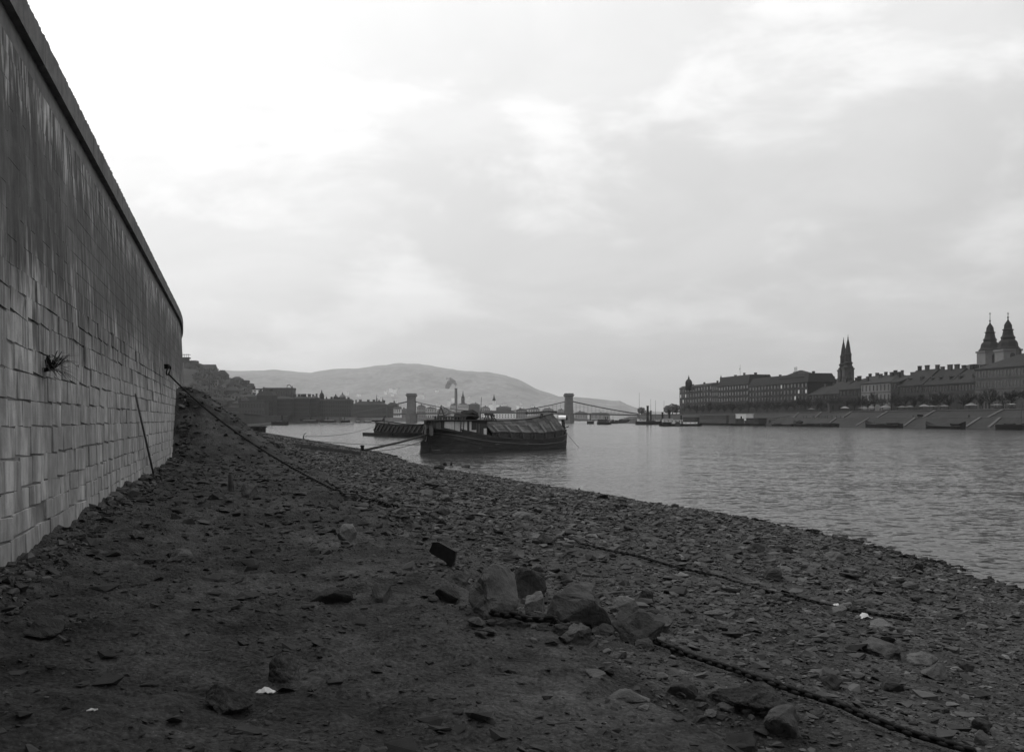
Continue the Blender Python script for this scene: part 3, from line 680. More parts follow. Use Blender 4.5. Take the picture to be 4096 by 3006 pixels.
# --- the covered grain barge moored off the beach
D0, D1 = WD(1812.5), WD(1790); p0 = Vector((D0 * (1718 - CX) / F, D0, 0)); p1 = Vector((D1 * (2256 - CX) / F, D1, 0))
brz, BL = frame_at(p0, p1)
barge = empty('grain_barge', p0, brz, 'dark wooden covered barge with white cabin boards moored off the beach', 'barge')
HB = 2.9
def half(t): return max(.06, HB * (1 - abs(2 * t - 1) ** 4.2) ** .62)
sheer = lerpf([0, .06, .15, .31, .5, .7, .88, .96, 1], [3.75, 3.5, 2.95, 2.1, 1.72, 1.55, 1.9, 2.25, 2.6])
def bfun(t, z_): k = min(1, max(0, (z_ + 1.2) / 3.0)); return max(.05, half(t) * (.80 + .20 * k ** .5))
lines = [-.9, -.45, 0.0]
def lev(k):                                   # height curve of plank seam k of 7
    return lambda t: -0.6 + (sheer(t) + .6) * k / 8
for k in range(8):
    for side in (-1, 1): strake('hull_plank', 'hull_tar', barge, BL, bfun, lev(k), (lambda f: lambda t: f(t) - .018)(lev(k + 1)), side, .07, .022 * (k % 2))
rub = lerpf([0, .06, .2, .31, .5, .7, .88, .95, 1], [2.7, 2.45, 1.75, 1.35, .95, .75, 1.0, 1.45, 2.0])
for side in (-1, 1):
    o = strake('rubbing_strake', 'pale_wood', barge, BL, bfun, lambda t: rub(t), lambda t: rub(t) + .12, side, .08, .09); 
    strake('gunwale', 'dark_wood', barge, BL, bfun, lambda t: sheer(t) - .14, lambda t: sheer(t) + .06, side, .22, .07)
    strake('wale', 'dark_wood', barge, BL, bfun, lambda t: sheer(t) - 1.5, lambda t: sheer(t) - 1.28, side, .08, .06)
# inner lining and deck so that nothing is hollow
mb = MB(); vs = []; n = 24
for i in range(n):
    t = i / (n - 1); b = bfun(t, 1) - .1; b = max(b, .03); z_ = sheer(t) - .35
    vs += [(t * BL, -b, z_), (t * BL, b, z_)]
mb.add(vs, [(2 * i, 2 * i + 1, 2 * i + 3, 2 * i + 2) for i in range(n - 1)]); mb.build('deck', 'mid_wood', barge)
mb = MB(); mb.bar((-.05, 0, -.7), (-.25, 0, 4.35), .34, .42); mb.build('stern_post', 'hull_tar', barge)
mb = MB(); mb.bar((BL + .02, 0, -.7), (BL + .35, 0, 2.9), .3, .36); mb.build('stem_post', 'hull_tar', barge)
# rudder: broad blade with stepped top, hung on the stern post
rp = [(-.26, -.8), (-1.75, -.8), (-2.05, -.1), (-1.78, .2), (-1.62, 1.0), (-1.68, 1.55), (-1.35, 1.95), (-1.1, 1.62), (-.78, 1.6), (-.62, 2.0), (-.6, 3.3), (-.26, 3.4)]
mb = MB(); n = len(rp); mb.add([(x, -.11, z_) for x, z_ in rp] + [(x, .11, z_) for x, z_ in rp], [tuple(range(n)), tuple(range(2 * n - 1, n - 1, -1))] + [(i, n + i, n + (i + 1) % n, (i + 1) % n) for i in range(n)])
rud = mb.build('rudder', 'hull_tar', barge)
mb = MB(); mb.tube([(-1.35, -.05, 1.9), (-1.3, -.05, 2.9), (-1.05, -.05, 3.5)], [.09, .09, .1], 8); mb.build('rudder_horn', 'hull_tar', rud)
mb = MB(); mb.tube([(-.5, 0, 3.95), (1.2, -.1, 4.5), (3.4, -.2, 5.25)], [.24, .2, .15], 9); mb.build('tiller', 'mid_wood', barge, True)
mb = MB(); mb.lathe([(.30, -.25), (.33, .1), (.24, .3), (.05, .36)], (-.42, 0, 4.15), 10); mb.build('tiller_head', 'dark_wood', barge, True)
# cabin: local wall plane at y = -yc ; columns given by photo column
yc = 2.25
def tx(px):
    r = (px - CX) / F; ex, ey = math.cos(brz), math.sin(brz); ox, oy = p0.x + yc * ey, p0.y - yc * ex   # point on the cabin wall line
    return (r * oy - ox) / (ex - r * ey)
c0, c1 = tx(1730), tx(1950); ctop = lambda x: float(np.interp(x, [c0, c1], [4.42, 4.38]))
def cwall(name, m, a, b, zb, zt, off=.0, th=.08, par=None):
    xa, xb = tx(a), tx(b); mb = MB(); f = lambda v, x: v(x / BL) if callable(v) else v
    mb.hexa([(xa, -yc - off, f(zb, xa)), (xb, -yc - off, f(zb, xb)), (xb, -yc + th, f(zb, xb)), (xa, -yc + th, f(zb, xa)), (xa, -yc - off, f(zt, xa)), (xb, -yc - off, f(zt, xb)), (xb, -yc + th, f(zt, xb)), (xa, -yc + th, f(zt, xa))])
    return mb.build(name, m, par or barge)
base = lambda t: sheer(t) - .34
cwall('cabin_wall', 'dark_wood', 1731, 1949, base, 4.3)
for a, b, zb, zt, m in ((1777, 1797, 0, 4.2, 'white_board'), (1797.6, 1816, 0, 4.2, 'white_board'), (1819, 1838, 0, 4.2, 'white_board'), (1838.5, 1853, 0, 4.2, 'white_board'), (1853.6, 1867.5, 0, 4.2, 'white_board'), (1875.5, 1885, 0, 4.2, 'white_board'), (1885.5, 1904, 0, 3.1, 'white_board'), (1904, 1906, 0, 4.0, 'pale_wood'), (1914, 1918, 0, 3.9, 'pale_wood'), (1934, 1945, 0, 3.25, 'white_board')):
    cwall('wall_board', m, a, b, (lambda t: base(t) + .02), zt, .05 + .004 * (int(a) % 3))
sh = cwall('window_shutter', 'mid_wood', 1743, 1751.5, 3.25, 4.15, .09); cwall('slat', 'pale_wood', 1744.5, 1745.6, 3.35, 4.05, .12); cwall('slat', 'pale_wood', 1747.6, 1748.7, 3.35, 4.05, .12)
cwall('window_shutter', 'mid_wood', 1752.5, 1762, 3.2, 4.15, .09); cwall('cabin_door', 'hull_tar', 1765, 1775, base, 4.1, .09)
cwall('corner_post', 'dark_wood', 1868, 1875, base, 4.3, .12); cwall('hanging_blanket', 'hull_tar', 1886, 1903, 3.05, 4.1, .10); cwall('cabin_door', 'dark_wood', 1907, 1913, base, 3.95, .08); cwall('cabin_door', 'dark_wood', 1919, 1932, base, 3.95, .08)
mb = MB(); mb.box(c0 + 3.4, c1 + .3, yc - .05, yc + .05, 1.2, 4.3); mb.build('cabin_wall', 'dark_wood', barge)
mb = MB(); mb.box(c1 - .15, c1 - .05, -yc + .1, yc - .1, 1.5, 4.3); mb.build('cabin_end_wall', 'dark_wood', barge)
mb = MB(); mb.prism([(c0 + .2, -yc + .1), (c0 + .3, -yc + .1), (c0 + 3.45, yc - .06), (c0 + 3.35, yc - .06)], 2.4, 4.3); mb.build('cabin_end_wall', 'dark_wood', barge)
mb = MB(); mb.prism([(c0 - .5, -yc - .42), (c1 + .4, -yc - .42), (c1 + .4, yc + .42), (c0 + 3.2, yc + .42), (c0 - .5, -yc + .5)], 4.31, 4.45); mb.build('cabin_roof', 'dark_wood', barge)
mb = MB(); mb.box(c0 - .2, tx(1862), -yc - .30, -yc - .22, 4.80, 4.90); rail = mb.build('roof_rail', 'dark_wood', barge)
for i in range(12):
    x = c0 + .1 + i * (tx(1860) - c0) / 12; mb = MB(); mb.box(x, x + .30, -yc - .29, -yc - .23, 4.45, 4.8); mb.build('rail_board', 'dark_wood', rail)
# A-frame, ladder, tarpaulin heap, trestle, mast
xa = tx(1788); mb = MB()
for a, b in (((xa - .75, -1.2, 4.45), (xa + .08, -1.2, 6.35)), ((xa + .95, -1.2, 4.45), (xa + .0, -1.2, 6.1)), ((xa - .5, -1.2, 4.95), (xa + .62, -1.2, 4.95)), ((xa - .35, -1.2, 5.25), (xa + .5, -1.2, 5.25))): mb.bar(a, b, .11)
mb.build('a_frame', 'dark_wood', barge)
mb = MB(); x0, x1 = tx(1822), tx(1834)
l0 = Vector((tx(1829), -yc - .55, base(.2) + .45)); l1 = Vector((tx(1837), -yc - .35, 4.7)); wv = Vector((.62, 0, 0))
mb.bar(l0, l1, .09).bar(l0 + wv, l1 + wv, .09)
lad = mb.build('ladder', 'dark_wood', barge)
for i in range(6): mb = MB(); q = l0.lerp(l1, .12 + .15 * i); mb.bar(q, q + wv, .05); mb.build('rung', 'dark_wood', lad)
def heap(name, m, cx, cy, cz, sx0, sy0, sz0, seed, parent):
    bm = hull_mesh(seed, 22, 1, rough=.12); me = bpy.data.meshes.new(name); bm.to_mesh(me); bm.free(); me.materials.append(MATS[m])
    o = bpy.data.objects.new(name, me); link(o, parent); o.location = (cx, cy, cz); o.scale = (sx0, sy0, sz0); return o
xh = tx(1912); heap('tarpaulin_heap', 'tarpaulin', xh - .9, -.6, 4.3, 4.2, 3.2, 1.0, 41, barge); heap('tarpaulin_heap', 'tarpaulin', xh, -.4, 4.6, 3.2, 2.6, 1.25, 42, barge); heap('tarpaulin_heap', 'tarpaulin', xh + .7, -.5, 4.3, 2.2, 2.2, 1.3, 43, barge)
xm = tx(1957); mb = MB(); mb.tube([(xm, -.6, 2.0), (xm + .05, -.6, 4.5), (xm + .35, -.6, 7.6)], [.06, .055, .03], 7); mb.build('mast_pole', 'dark_wood', barge)
xt = tx(1982); mb = MB(); mb.box(xt - 1.1, xt + .4, -1.6, -1.1, 5.05, 5.32)
for dx in (-1.6, -.9, -.3, .5, .9, 1.5): mb.bar((xt + dx, -1.35, 4.2), (xt + dx * .45 - .25, -1.35, 5.1), .1)
mb.bar((xt - 1.4, -1.35, 4.55), (xt + 1.4, -1.35, 4.55), .08); mb.bar((xt + .3, -1.3, 5.02), (xt + 1.05, -1.3, 4.98), .16); mb.build('trestle', 'dark_wood', barge)
# covered hold: wash boards, sloping roof of boards, battens up the slope
h0, h1 = c1 + .45, BL * .885; nb = 20
ridge = lambda x: float(np.interp(x / BL, [.40, .5, .66, .80, .93, 1.0], [4.25, 4.3, 4.5, 5.05, 5.5, 5.6]))
eave = lambda x: float(np.interp(x / BL, [.40, .5, .7, .9, 1.0], [2.75, 2.65, 2.55, 2.95, 3.15]))
def nb_y(x): return min(-bfun(min(max(x / BL, .02), .995), 2) + .18, -.25)
def rid_y(x): return min(nb_y(x) + 1.75, -.2)
for side in (1, -1):
    S = lambda q: (q[0], q[1] * side, q[2])
    for i in range(nb):
        xa, xb = h0 + (h1 - h0) * i / nb, h0 + (h1 - h0) * (i + 1) / nb - .03; k = .03 * (i % 3)
        ea, eb = nb_y(xa), nb_y(xb)
        mb = MB(); mb.hexa([S((xa, ea - .0, sheer(xa / BL) - .3)), S((xb, eb, sheer(xb / BL) - .3)), S((xb, eb + .08, sheer(xb / BL) - .3)), S((xa, ea + .08, sheer(xa / BL) - .3)), S((xa, ea - k, eave(xa) - .02)), S((xb, eb - k, eave(xb) - .02)), S((xb, eb + .08, eave(xb))), S((xa, ea + .08, eave(xa)))])
        mb.build('wash_board', 'dark_wood', barge)
        for j in range(4):
            f0, f1 = j / 4, (j + 1) / 4 + .04; ov = .045 * (3 - j) + k * .6 + .01
            def q(x, f): return S((x, nb_y(x) - .14 + (rid_y(x) - nb_y(x) + .14) * f, eave(x) - .12 + (ridge(x) - eave(x) + .12) * f))
            A, B, C_, D_ = q(xa, f0), q(xb, f0), q(xb, f1), q(xa, f1); u = .10 - .0
            lift = lambda w, e: (w[0], w[1], w[2] + e)
            mb = MB(); mb.hexa([lift(A, 0), lift(B, 0), lift(C_, -.05), lift(D_, -.05), lift(A, .06 + ov * .35), lift(B, .06 + ov * .35), lift(C_, .02), lift(D_, .02)])
            if side == 1 or j == 3: mb.build('roof_board', ('mid_wood', 'dark_wood', 'dark_wood', 'mid_wood')[(i * 7 + j * 3) % 4], barge)
    mb = MB(); xs = [h0 + (h1 - h0) * i / 12 for i in range(13)]
    if side == -1:
        mb.add([v for x in xs for v in (S((x, nb_y(x) - .1, eave(x))), S((x, rid_y(x), ridge(x) - .02)))], [(2 * i, 2 * i + 2, 2 * i + 3, 2 * i + 1) for i in range(12)]); mb.build('roof_side', 'dark_wood', barge)
mb = MB(); mb.add([v for x in xs for v in ((x, rid_y(x) - .1, ridge(x) + .0), (x, -rid_y(x) + .1, ridge(x) + .0), (x, -rid_y(x) + .1, ridge(x) + .1), (x, rid_y(x) - .1, ridge(x) + .1))],
       [(4 * i + a, 4 * i + (a + 1) % 4, 4 * i + 4 + (a + 1) % 4, 4 * i + 4 + a) for i in range(12) for a in range(4)] + [(0, 1, 2, 3), (48, 51, 50, 49)]); mb.build('roof_walk', 'dark_wood', barge)
for i, px in enumerate((1985, 2030, 2080, 2138, 2178, 2218)):
    x = h0 + (h1 - h0) * (.06 + i * .158)
    def q(x, f, e=.0): return Vector((x, nb_y(x) - .16 + (rid_y(x) - nb_y(x) + .16) * f, eave(x) - .12 + (ridge(x) - eave(x) + .12) * f + e))
    mb = MB(); mb.hexa([q(x, .0, .10), q(x + .55, .0, .10), q(x + .55, .55, .06), q(x, .55, .06), q(x, .0, .20), q(x + .55, .0, .20), q(x + .55, .55, .17), q(x, .55, .17)]); mb.build('batten', 'pale_wood', barge)
    mb = MB(); mb.hexa([q(x - .3, .02, .09), q(x - .12, .02, .09), q(x - .12, .55, .06), q(x - .3, .55, .06), q(x - .3, .02, .14), q(x - .12, .02, .14), q(x - .12, .55, .11), q(x - .3, .55, .11)]); mb.build('batten', 'hull_tar', barge)
    mb = MB(); e = nb_y(x + .2); mb.hexa([(x, e - .30, sheer(x / BL)), (x + .5, e - .30, sheer(x / BL)), (x + .5, e, sheer(x / BL)), (x, e, sheer(x / BL)), (x + .15, e - .14, eave(x) - .1), (x + .3, e - .14, eave(x) - .1), (x + .3, e, eave(x) - .1), (x + .15, e, eave(x) - .1)]); mb.build('bracket', 'hull_tar', barge)
# end hood at the bow: the roof slants down to the stem
mb = MB(); xq = h1; mb.add([(xq, nb_y(xq) - .05, eave(xq)), (xq, rid_y(xq), ridge(xq)), (xq, -rid_y(xq), ridge(xq)), (xq, -nb_y(xq) + .05, eave(xq)), (BL + .3, -.12, 2.75), (BL + .3, .12, 2.75), (xq, nb_y(xq) - .05, 1.7), (xq, -nb_y(xq), 1.7), (BL + .1, 0, 1.8)],
       [(0, 1, 4), (1, 2, 5, 4), (2, 3, 5), (0, 4, 8, 6), (3, 7, 8, 5), (4, 5, 8), (0, 6, 7, 3, 2, 1), (6, 8, 7)]); mb.build('bow_hood', 'dark_wood', barge)
xs_ = BL * .70; mb = MB(); mb.tube([(xs_ - 2.4, -1.4, ridge(xs_) + .75), (xs_ + 3.4, -1.2, ridge(xs_ + 5.4) + .42), (h1 - .1, -1.1, ridge(h1) + .3)], [.09, .11, .16], 8); mb.tube([(xs_ - 2.5, -1.4, ridge(xs_) + .72), (xs_ - 2.2, -1.4, ridge(xs_) + .76)], [.19, .19], 8); mb.bar((xs_ + 1.6, -1.3, ridge(xs_ + 1)), (xs_ + 1.6, -1.3, ridge(xs_) + .75), .3)
mb.build('spare_spar', 'dark_wood', barge)
mb = MB(); mb.bar((BL + .1, 0, 2.3), (BL - .35, 0, 4.45), .36, .36); mb.bar((BL + .2, 0, 3.1), (BL + 1.15, -.1, 3.35), .14); mb.build('bitt_post', 'hull_tar', barge)
mb = MB(); mb.tube([(BL - .75, .55, 4.75), (BL - .05, -.45, 4.75)], [.36, .36], 14); mb.build('vent_drum', 'white_metal', barge, False)
mb = MB(); mb.tube([(BL - .07, -.42, 4.75), (BL + .06, -.62, 4.75)], [.38, .38], 14); mb.build('drum_cap', 'hull_tar', barge)

# --- second barge beyond, decked over with pale battens
D0, D1 = WD(1741), WD(1747.5); q0 = Vector((D0 * (1508 - CX) / F, D0, 0)); dirv = Vector((D1 * (1685 - CX) / F, D1, 0)) - q0; q1 = q0 + dirv.normalized() * 44
b2z, B2 = frame_at(q0, q1)
bar2 = empty('lumber_barge', q0, b2z, 'dark decked barge with a row of pale battens lying beyond the covered barge', 'barge')
def half2(t): return max(.08, 3.2 * (1 - abs(2 * t - 1) ** 5) ** .6)
sh2 = lerpf([0, .1, .3, .5, .8, 1], [2.0, 1.45, 1.1, 1.0, 1.1, 1.8]); bf2 = lambda t, z_: half2(t) * (.85 + .15 * min(1, max(0, (z_ + .8) / 2)))
nearside = -1 if (math.sin(b2z) * 0 + math.cos(b2z)) > 0 else 1
for k in range(4):
    f0 = (lambda k: lambda t: -.5 + (sh2(t) + .5) * k / 4)(k); f1 = (lambda k: lambda t: -.5 + (sh2(t) + .5) * (k + 1) / 4 - .015)(k)
    for side in (-1, 1): strake('hull_plank', 'black_tar', bar2, B2, bf2, f0, f1, side, .08, .02 * (k % 2))
rt2 = lerpf([0, .05, .12, .3, .6, .8, .95, 1], [4.1, 4.0, 3.6, 3.15, 2.95, 3.2, 3.6, 3.6])
for side in (-1, 1):
    n = 16
    for i in range(n):
        ta, tb = .02 + .95 * i / n, .02 + .95 * (i + 1) / n - .001; vs = []
        for t in (ta, tb):
            b = half2(t); vs += [(t * B2, side * (b - .02), sh2(t) - .1), (t * B2, side * max(b - .5, .05), rt2(t)), (t * B2, side * max(b - .6, .02), rt2(t)), (t * B2, side * (b - .15), sh2(t) - .1)]
        mb = MB(); mb.add(vs, [(0, 4, 5, 1), (1, 5, 6, 2), (2, 6, 7, 3), (0, 1, 2, 3), (4, 7, 6, 5)]); pn = mb.build('side_board', 'black_tar', bar2)
        if 0 < i < n - 1:
            t = (ta + tb) / 2; b = half2(t); mb = MB(); mb.bar((t * B2 - .6, side * (b + .06), sh2(t) + .12), (t * B2 + .9, side * (b - .40), rt2(t) - .25), .42, .10); mb.build('batten', 'pale_wood' if i % 4 else 'mid_wood', bar2)
    strake('gunwale', 'black_tar', bar2, B2, lambda t, z_: half2(t), lambda t: sh2(t) - .1, lambda t: sh2(t) + .12, side, .2, .14)
    strake('top_rail', 'black_tar', bar2, B2, lambda t, z_: max(half2(t) - .42, .1), lambda t: rt2(t) - .04, lambda t: rt2(t) + .16, side, .2, .1)
mb = MB(); vs = []
for i in range(13): t = .02 + .96 * i / 12; b = max(half2(t) - .95, .03); vs += [(t * B2, -b, rt2(t) - .05), (t * B2, b, rt2(t) - .05)]
mb.add(vs, [(2 * i, 2 * i + 1, 2 * i + 3, 2 * i + 2) for i in range(12)]); mb.build('deck', 'dark_wood', bar2)
mb = MB(); mb.box(-.5, 1.6, -1.3, 1.3, 3.9, 4.25); mb.build('end_platform', 'black_tar', bar2)
mb = MB(); mb.tube([(3.5, 0, 4.0), (8.2, -1.0, 5.55)], [.15, .1], 7); mb.bar((6.6, -.7, 3.2), (6.6, -.7, 5.1), .25); mb.bar((5, 0, 4.2), (11, -1, 3.3), .2); mb.box(9.3, 11.2, -1.2, .2, 3.55, 3.95); mb.build('spar', 'dark_wood', bar2)
mb = MB(); mb.box(-.9, 18, -3.9 if nearside < 0 else 2.9, -2.9 if nearside < 0 else 3.9, -.4, .85); mb.build('fender_raft', 'black_tar', bar2)

# --- mooring spar from the beach to the barge stern, ropes
a = hit(1458, 1803); mw = barge.matrix_world if False else Matrix.Translation(p0) @ Matrix.Rotation(brz, 4, 'Z')
b = mw @ Vector((-.3, -.3, 2.55)); mb = MB(); mb.tube([Vector((0, 0, .1)), (b - a) * .5 + Vector((0, 0, -.05)), (b - a) * 1.0], [.15, .14, .11], 10)
o = mb.build('mooring_spar', 'dark_wood', None, True); o.location = a; tag(o, 'thick dark spar reaching from the beach to the barge stern', 'spar')
mb = MB(); mb.tube([(0, 0, -.3), (0, 0, .55)], [.22, .2], 9); mb.lathe([(.27, .5), (.27, .62), (.1, .68)], (0, 0, 0), 9); c = hit(1449, 1802); o = mb.build('mooring_bollard', 'iron'); o.location = c; tag(o, 'short dark bollard at the shore end of the spar', 'bollard')
def rope(a, b, r, sag, label, n=14):
    mb = MB(); a, b = Vector(a), Vector(b); mb.tube([(b - a) * (i / n) - Vector((0, 0, 4 * sag * (i / n) * (1 - i / n))) for i in range(n + 1)], r, 5)
    o = mb.build('mooring_rope', 'rope'); o.location = a; return tag(o, label, 'rope')
rope(hit(1485, 1806) + Vector((0, 0, .05)), mw @ Vector((-.3, -.25, 2.0)), .035, .35, 'slack rope hanging below the mooring spar')
rope(hit(1275, 1766) + Vector((0, 0, .1)), mw @ Vector((-1.75, -.1, 1.2)), .04, .25, 'long low rope from the beach to the barge rudder')
rope(hit(1215, 1756) + Vector((0, 0, .5)), q0 + Vector((.2, 0, 2.9)), .045, .9, 'long rope from a beach hook to the far barge end')
rope(mw @ Vector((BL + .3, 0, 2.6)), mw @ Vector((BL + 2.6, -1.2, -.1)), .03, .05, 'anchor rope dropping from the barge bow into the water')
rope(mw @ Vector((xa + .05, -1.2, 6.3)) if False else mw @ Vector((tx(1788) + .05, -1.2, 6.3)), mw @ Vector((tx(1880), -1.0, 5.0)), .03, .15, 'stay rope from the A-frame to the tarpaulin heap')
b = hit(1215, 1756); mb = MB(); mb.tube([(0, 0, -.2), (-.05, 0, .5), (.1, 0, .95), (.45, 0, 1.1)], [.12, .1, .08, .05], 7); o = mb.build('mooring_hook', 'iron'); o.location = b; tag(o, 'bent iron hook standing on the far shoreline', 'hook')
# ------------------------------------------------------------------ far ground: both embankments, hills
def pestX(Y): return float(np.interp(Y, [-100, 418, 900, 1050, 1250, 1700, 3000], [307, 219, 137, 122, 150, 190, 330]))
ppts = [-100, 200, 418, 520, 650, 780, 900, 980, 1050, 1120, 1250, 1700, 3000]
mb = MB(); prof = [(-1.5, -.8), (0, .35), (1.0, .5), (8.0, 5.0), (9.2, 5.15), (16.5, 8.7), (16.6, 9.05), (18, 9.0), (4000, 9.3)]
vs = [(pestX(y) + d, y, z_) for y in ppts for d, z_ in prof]; m_ = len(prof)
mb.add(vs, [(i * m_ + a, i * m_ + a + 1, i * m_ + m_ + a + 1, i * m_ + m_ + a) for i in range(len(ppts) - 1) for a in range(m_ - 1)])
mb.build('pest_embankment', 'quay_stone')['kind'] = 'structure'
def budaX(Y): return float(np.interp(Y, [330, 600, 760, 900, 975, 1250, 1600, 2000, 2500, 3200], [-96, -158, -190, -222, -231, -232, -205, -60, 120, 330]))
bp = [330, 450, 600, 760, 900, 975, 1100, 1250, 1400, 1600, 1800, 2000, 2250, 2500, 3200]
mb = MB(); prof = [(3, -.8), (2.2, 1.2), (-6, 1.5), (-6.6, 7.4), (-6.7, 7.9), (-9, 7.9), (-4500, 8.5)]; m_ = len(prof)
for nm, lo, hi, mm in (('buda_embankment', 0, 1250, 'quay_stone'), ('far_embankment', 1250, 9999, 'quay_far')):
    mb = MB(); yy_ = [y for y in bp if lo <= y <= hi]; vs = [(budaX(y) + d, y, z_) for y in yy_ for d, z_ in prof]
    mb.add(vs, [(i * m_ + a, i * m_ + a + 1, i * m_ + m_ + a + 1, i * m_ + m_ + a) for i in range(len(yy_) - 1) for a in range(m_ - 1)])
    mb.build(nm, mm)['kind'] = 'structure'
for nm, lo, hi, fx in (('pest', 418, 1050, 1), ('buda', 560, 1600, -1)):
    mb = MB(); ypts = [y for y in (ppts if fx == 1 else bp) if lo <= y <= hi]
    for a, b in zip(ypts, ypts[1:]):
        if fx == 1: mb.bar((pestX(a) + 16.7, a, 9.2), (pestX(b) + 16.7, b, 9.2), .8, .5); mb.bar((pestX(a) + 8.2, a, 5.2), (pestX(b) + 8.2, b, 5.2), .6, .35)
        else: mb.bar((budaX(a) - 6.6, a, 8.1), (budaX(b) - 6.6, b, 8.1), .9, .55)
    o = mb.build('quay_kerb', 'quay_light'); o['kind'] = 'structure'

def hill(name, cols, ridge_px, D, Dn, foot_y, m, rough, seed, back=.35, nd=46, zb=5.0):
    """terrain whose crest stands at distance D; it rises from Dn towards the crest"""
    px = np.linspace(cols[0], cols[1], 220); ry = np.interp(px, [p[0] for p in ridge_px], [p[1] for p in ridge_px])
    ds = np.concatenate([np.linspace(Dn, D, nd), np.linspace(D * 1.03, D * (1 + back), 8)])
    PX, DD = np.meshgrid(px, ds); RYg = np.repeat(ry[None], len(ds), 0); X = DD * (PX - CX) / F
    top = EYE + D * (HY - RYg) / F; t = np.clip((DD - Dn) / (D - Dn), 0, 1)
    e = t ** 1.15; Z = zb + (top - zb) * e
    Z += rough * (top - zb) * np.sin(np.pi * t) * fbm(X, DD, 3.2 / (D - Dn) * 2.2, 5, seed) + rough * .10 * (top - zb) * t * fbm(X, DD, 18 / (D - Dn) * 2, 4, seed + 5, .6)
    bk = np.clip((DD - D) / (D * back), 0, 1); Z = Z * (1 - .9 * sstep(bk, 0, 1))
    return grid_mesh(name, X, DD, Z, m), (px, ds, Z)
hill('far_hill', (640, 2560), [(640, 1490), (820, 1482), (900, 1480), (1000, 1484), (1100, 1479), (1240, 1490), (1330, 1474), (1450, 1470), (1540, 1459), (1600, 1450), (1680, 1455), (1760, 1470), (1860, 1483), (1950, 1488), (2020, 1500), (2090, 1524), (2150, 1556), (2200, 1572), (2300, 1610), (2560, 1668)], 6500, 2700, 1660, 'hill_far', .22, 3)
hill('round_hill', (2080, 2760), [(2080, 1668), (2160, 1600), (2200, 1583), (2290, 1586), (2360, 1592), (2450, 1602), (2478, 1602), (2510, 1618), (2560, 1636), (2620, 1645), (2760, 1656)], 4300, 2900, 1660, 'hill_far', .18, 9)
hill('plain_beyond', (2400, 4400), [(2400, 1652), (2550, 1644), (2700, 1648), (3200, 1650), (4400, 1650)], 7000, 3000, 1668, 'hill_far', .1, 14)
o, castle = hill('castle_hill', (560, 1180), [(560, 1430), (740, 1443), (790, 1449), (830, 1462), (858, 1480), (905, 1506), (950, 1519), (985, 1534), (1010, 1551), (1050, 1570), (1110, 1590), (1180, 1640)], 1500, 1060, 1640, 'hill_near', .10, 21, .3, 30, 8.0)
def terrain_z(px, D, data): px_, ds, Z = data; return float(Z[int(np.argmin(np.abs(ds - D))), int(np.argmin(np.abs(px_ - px)))])

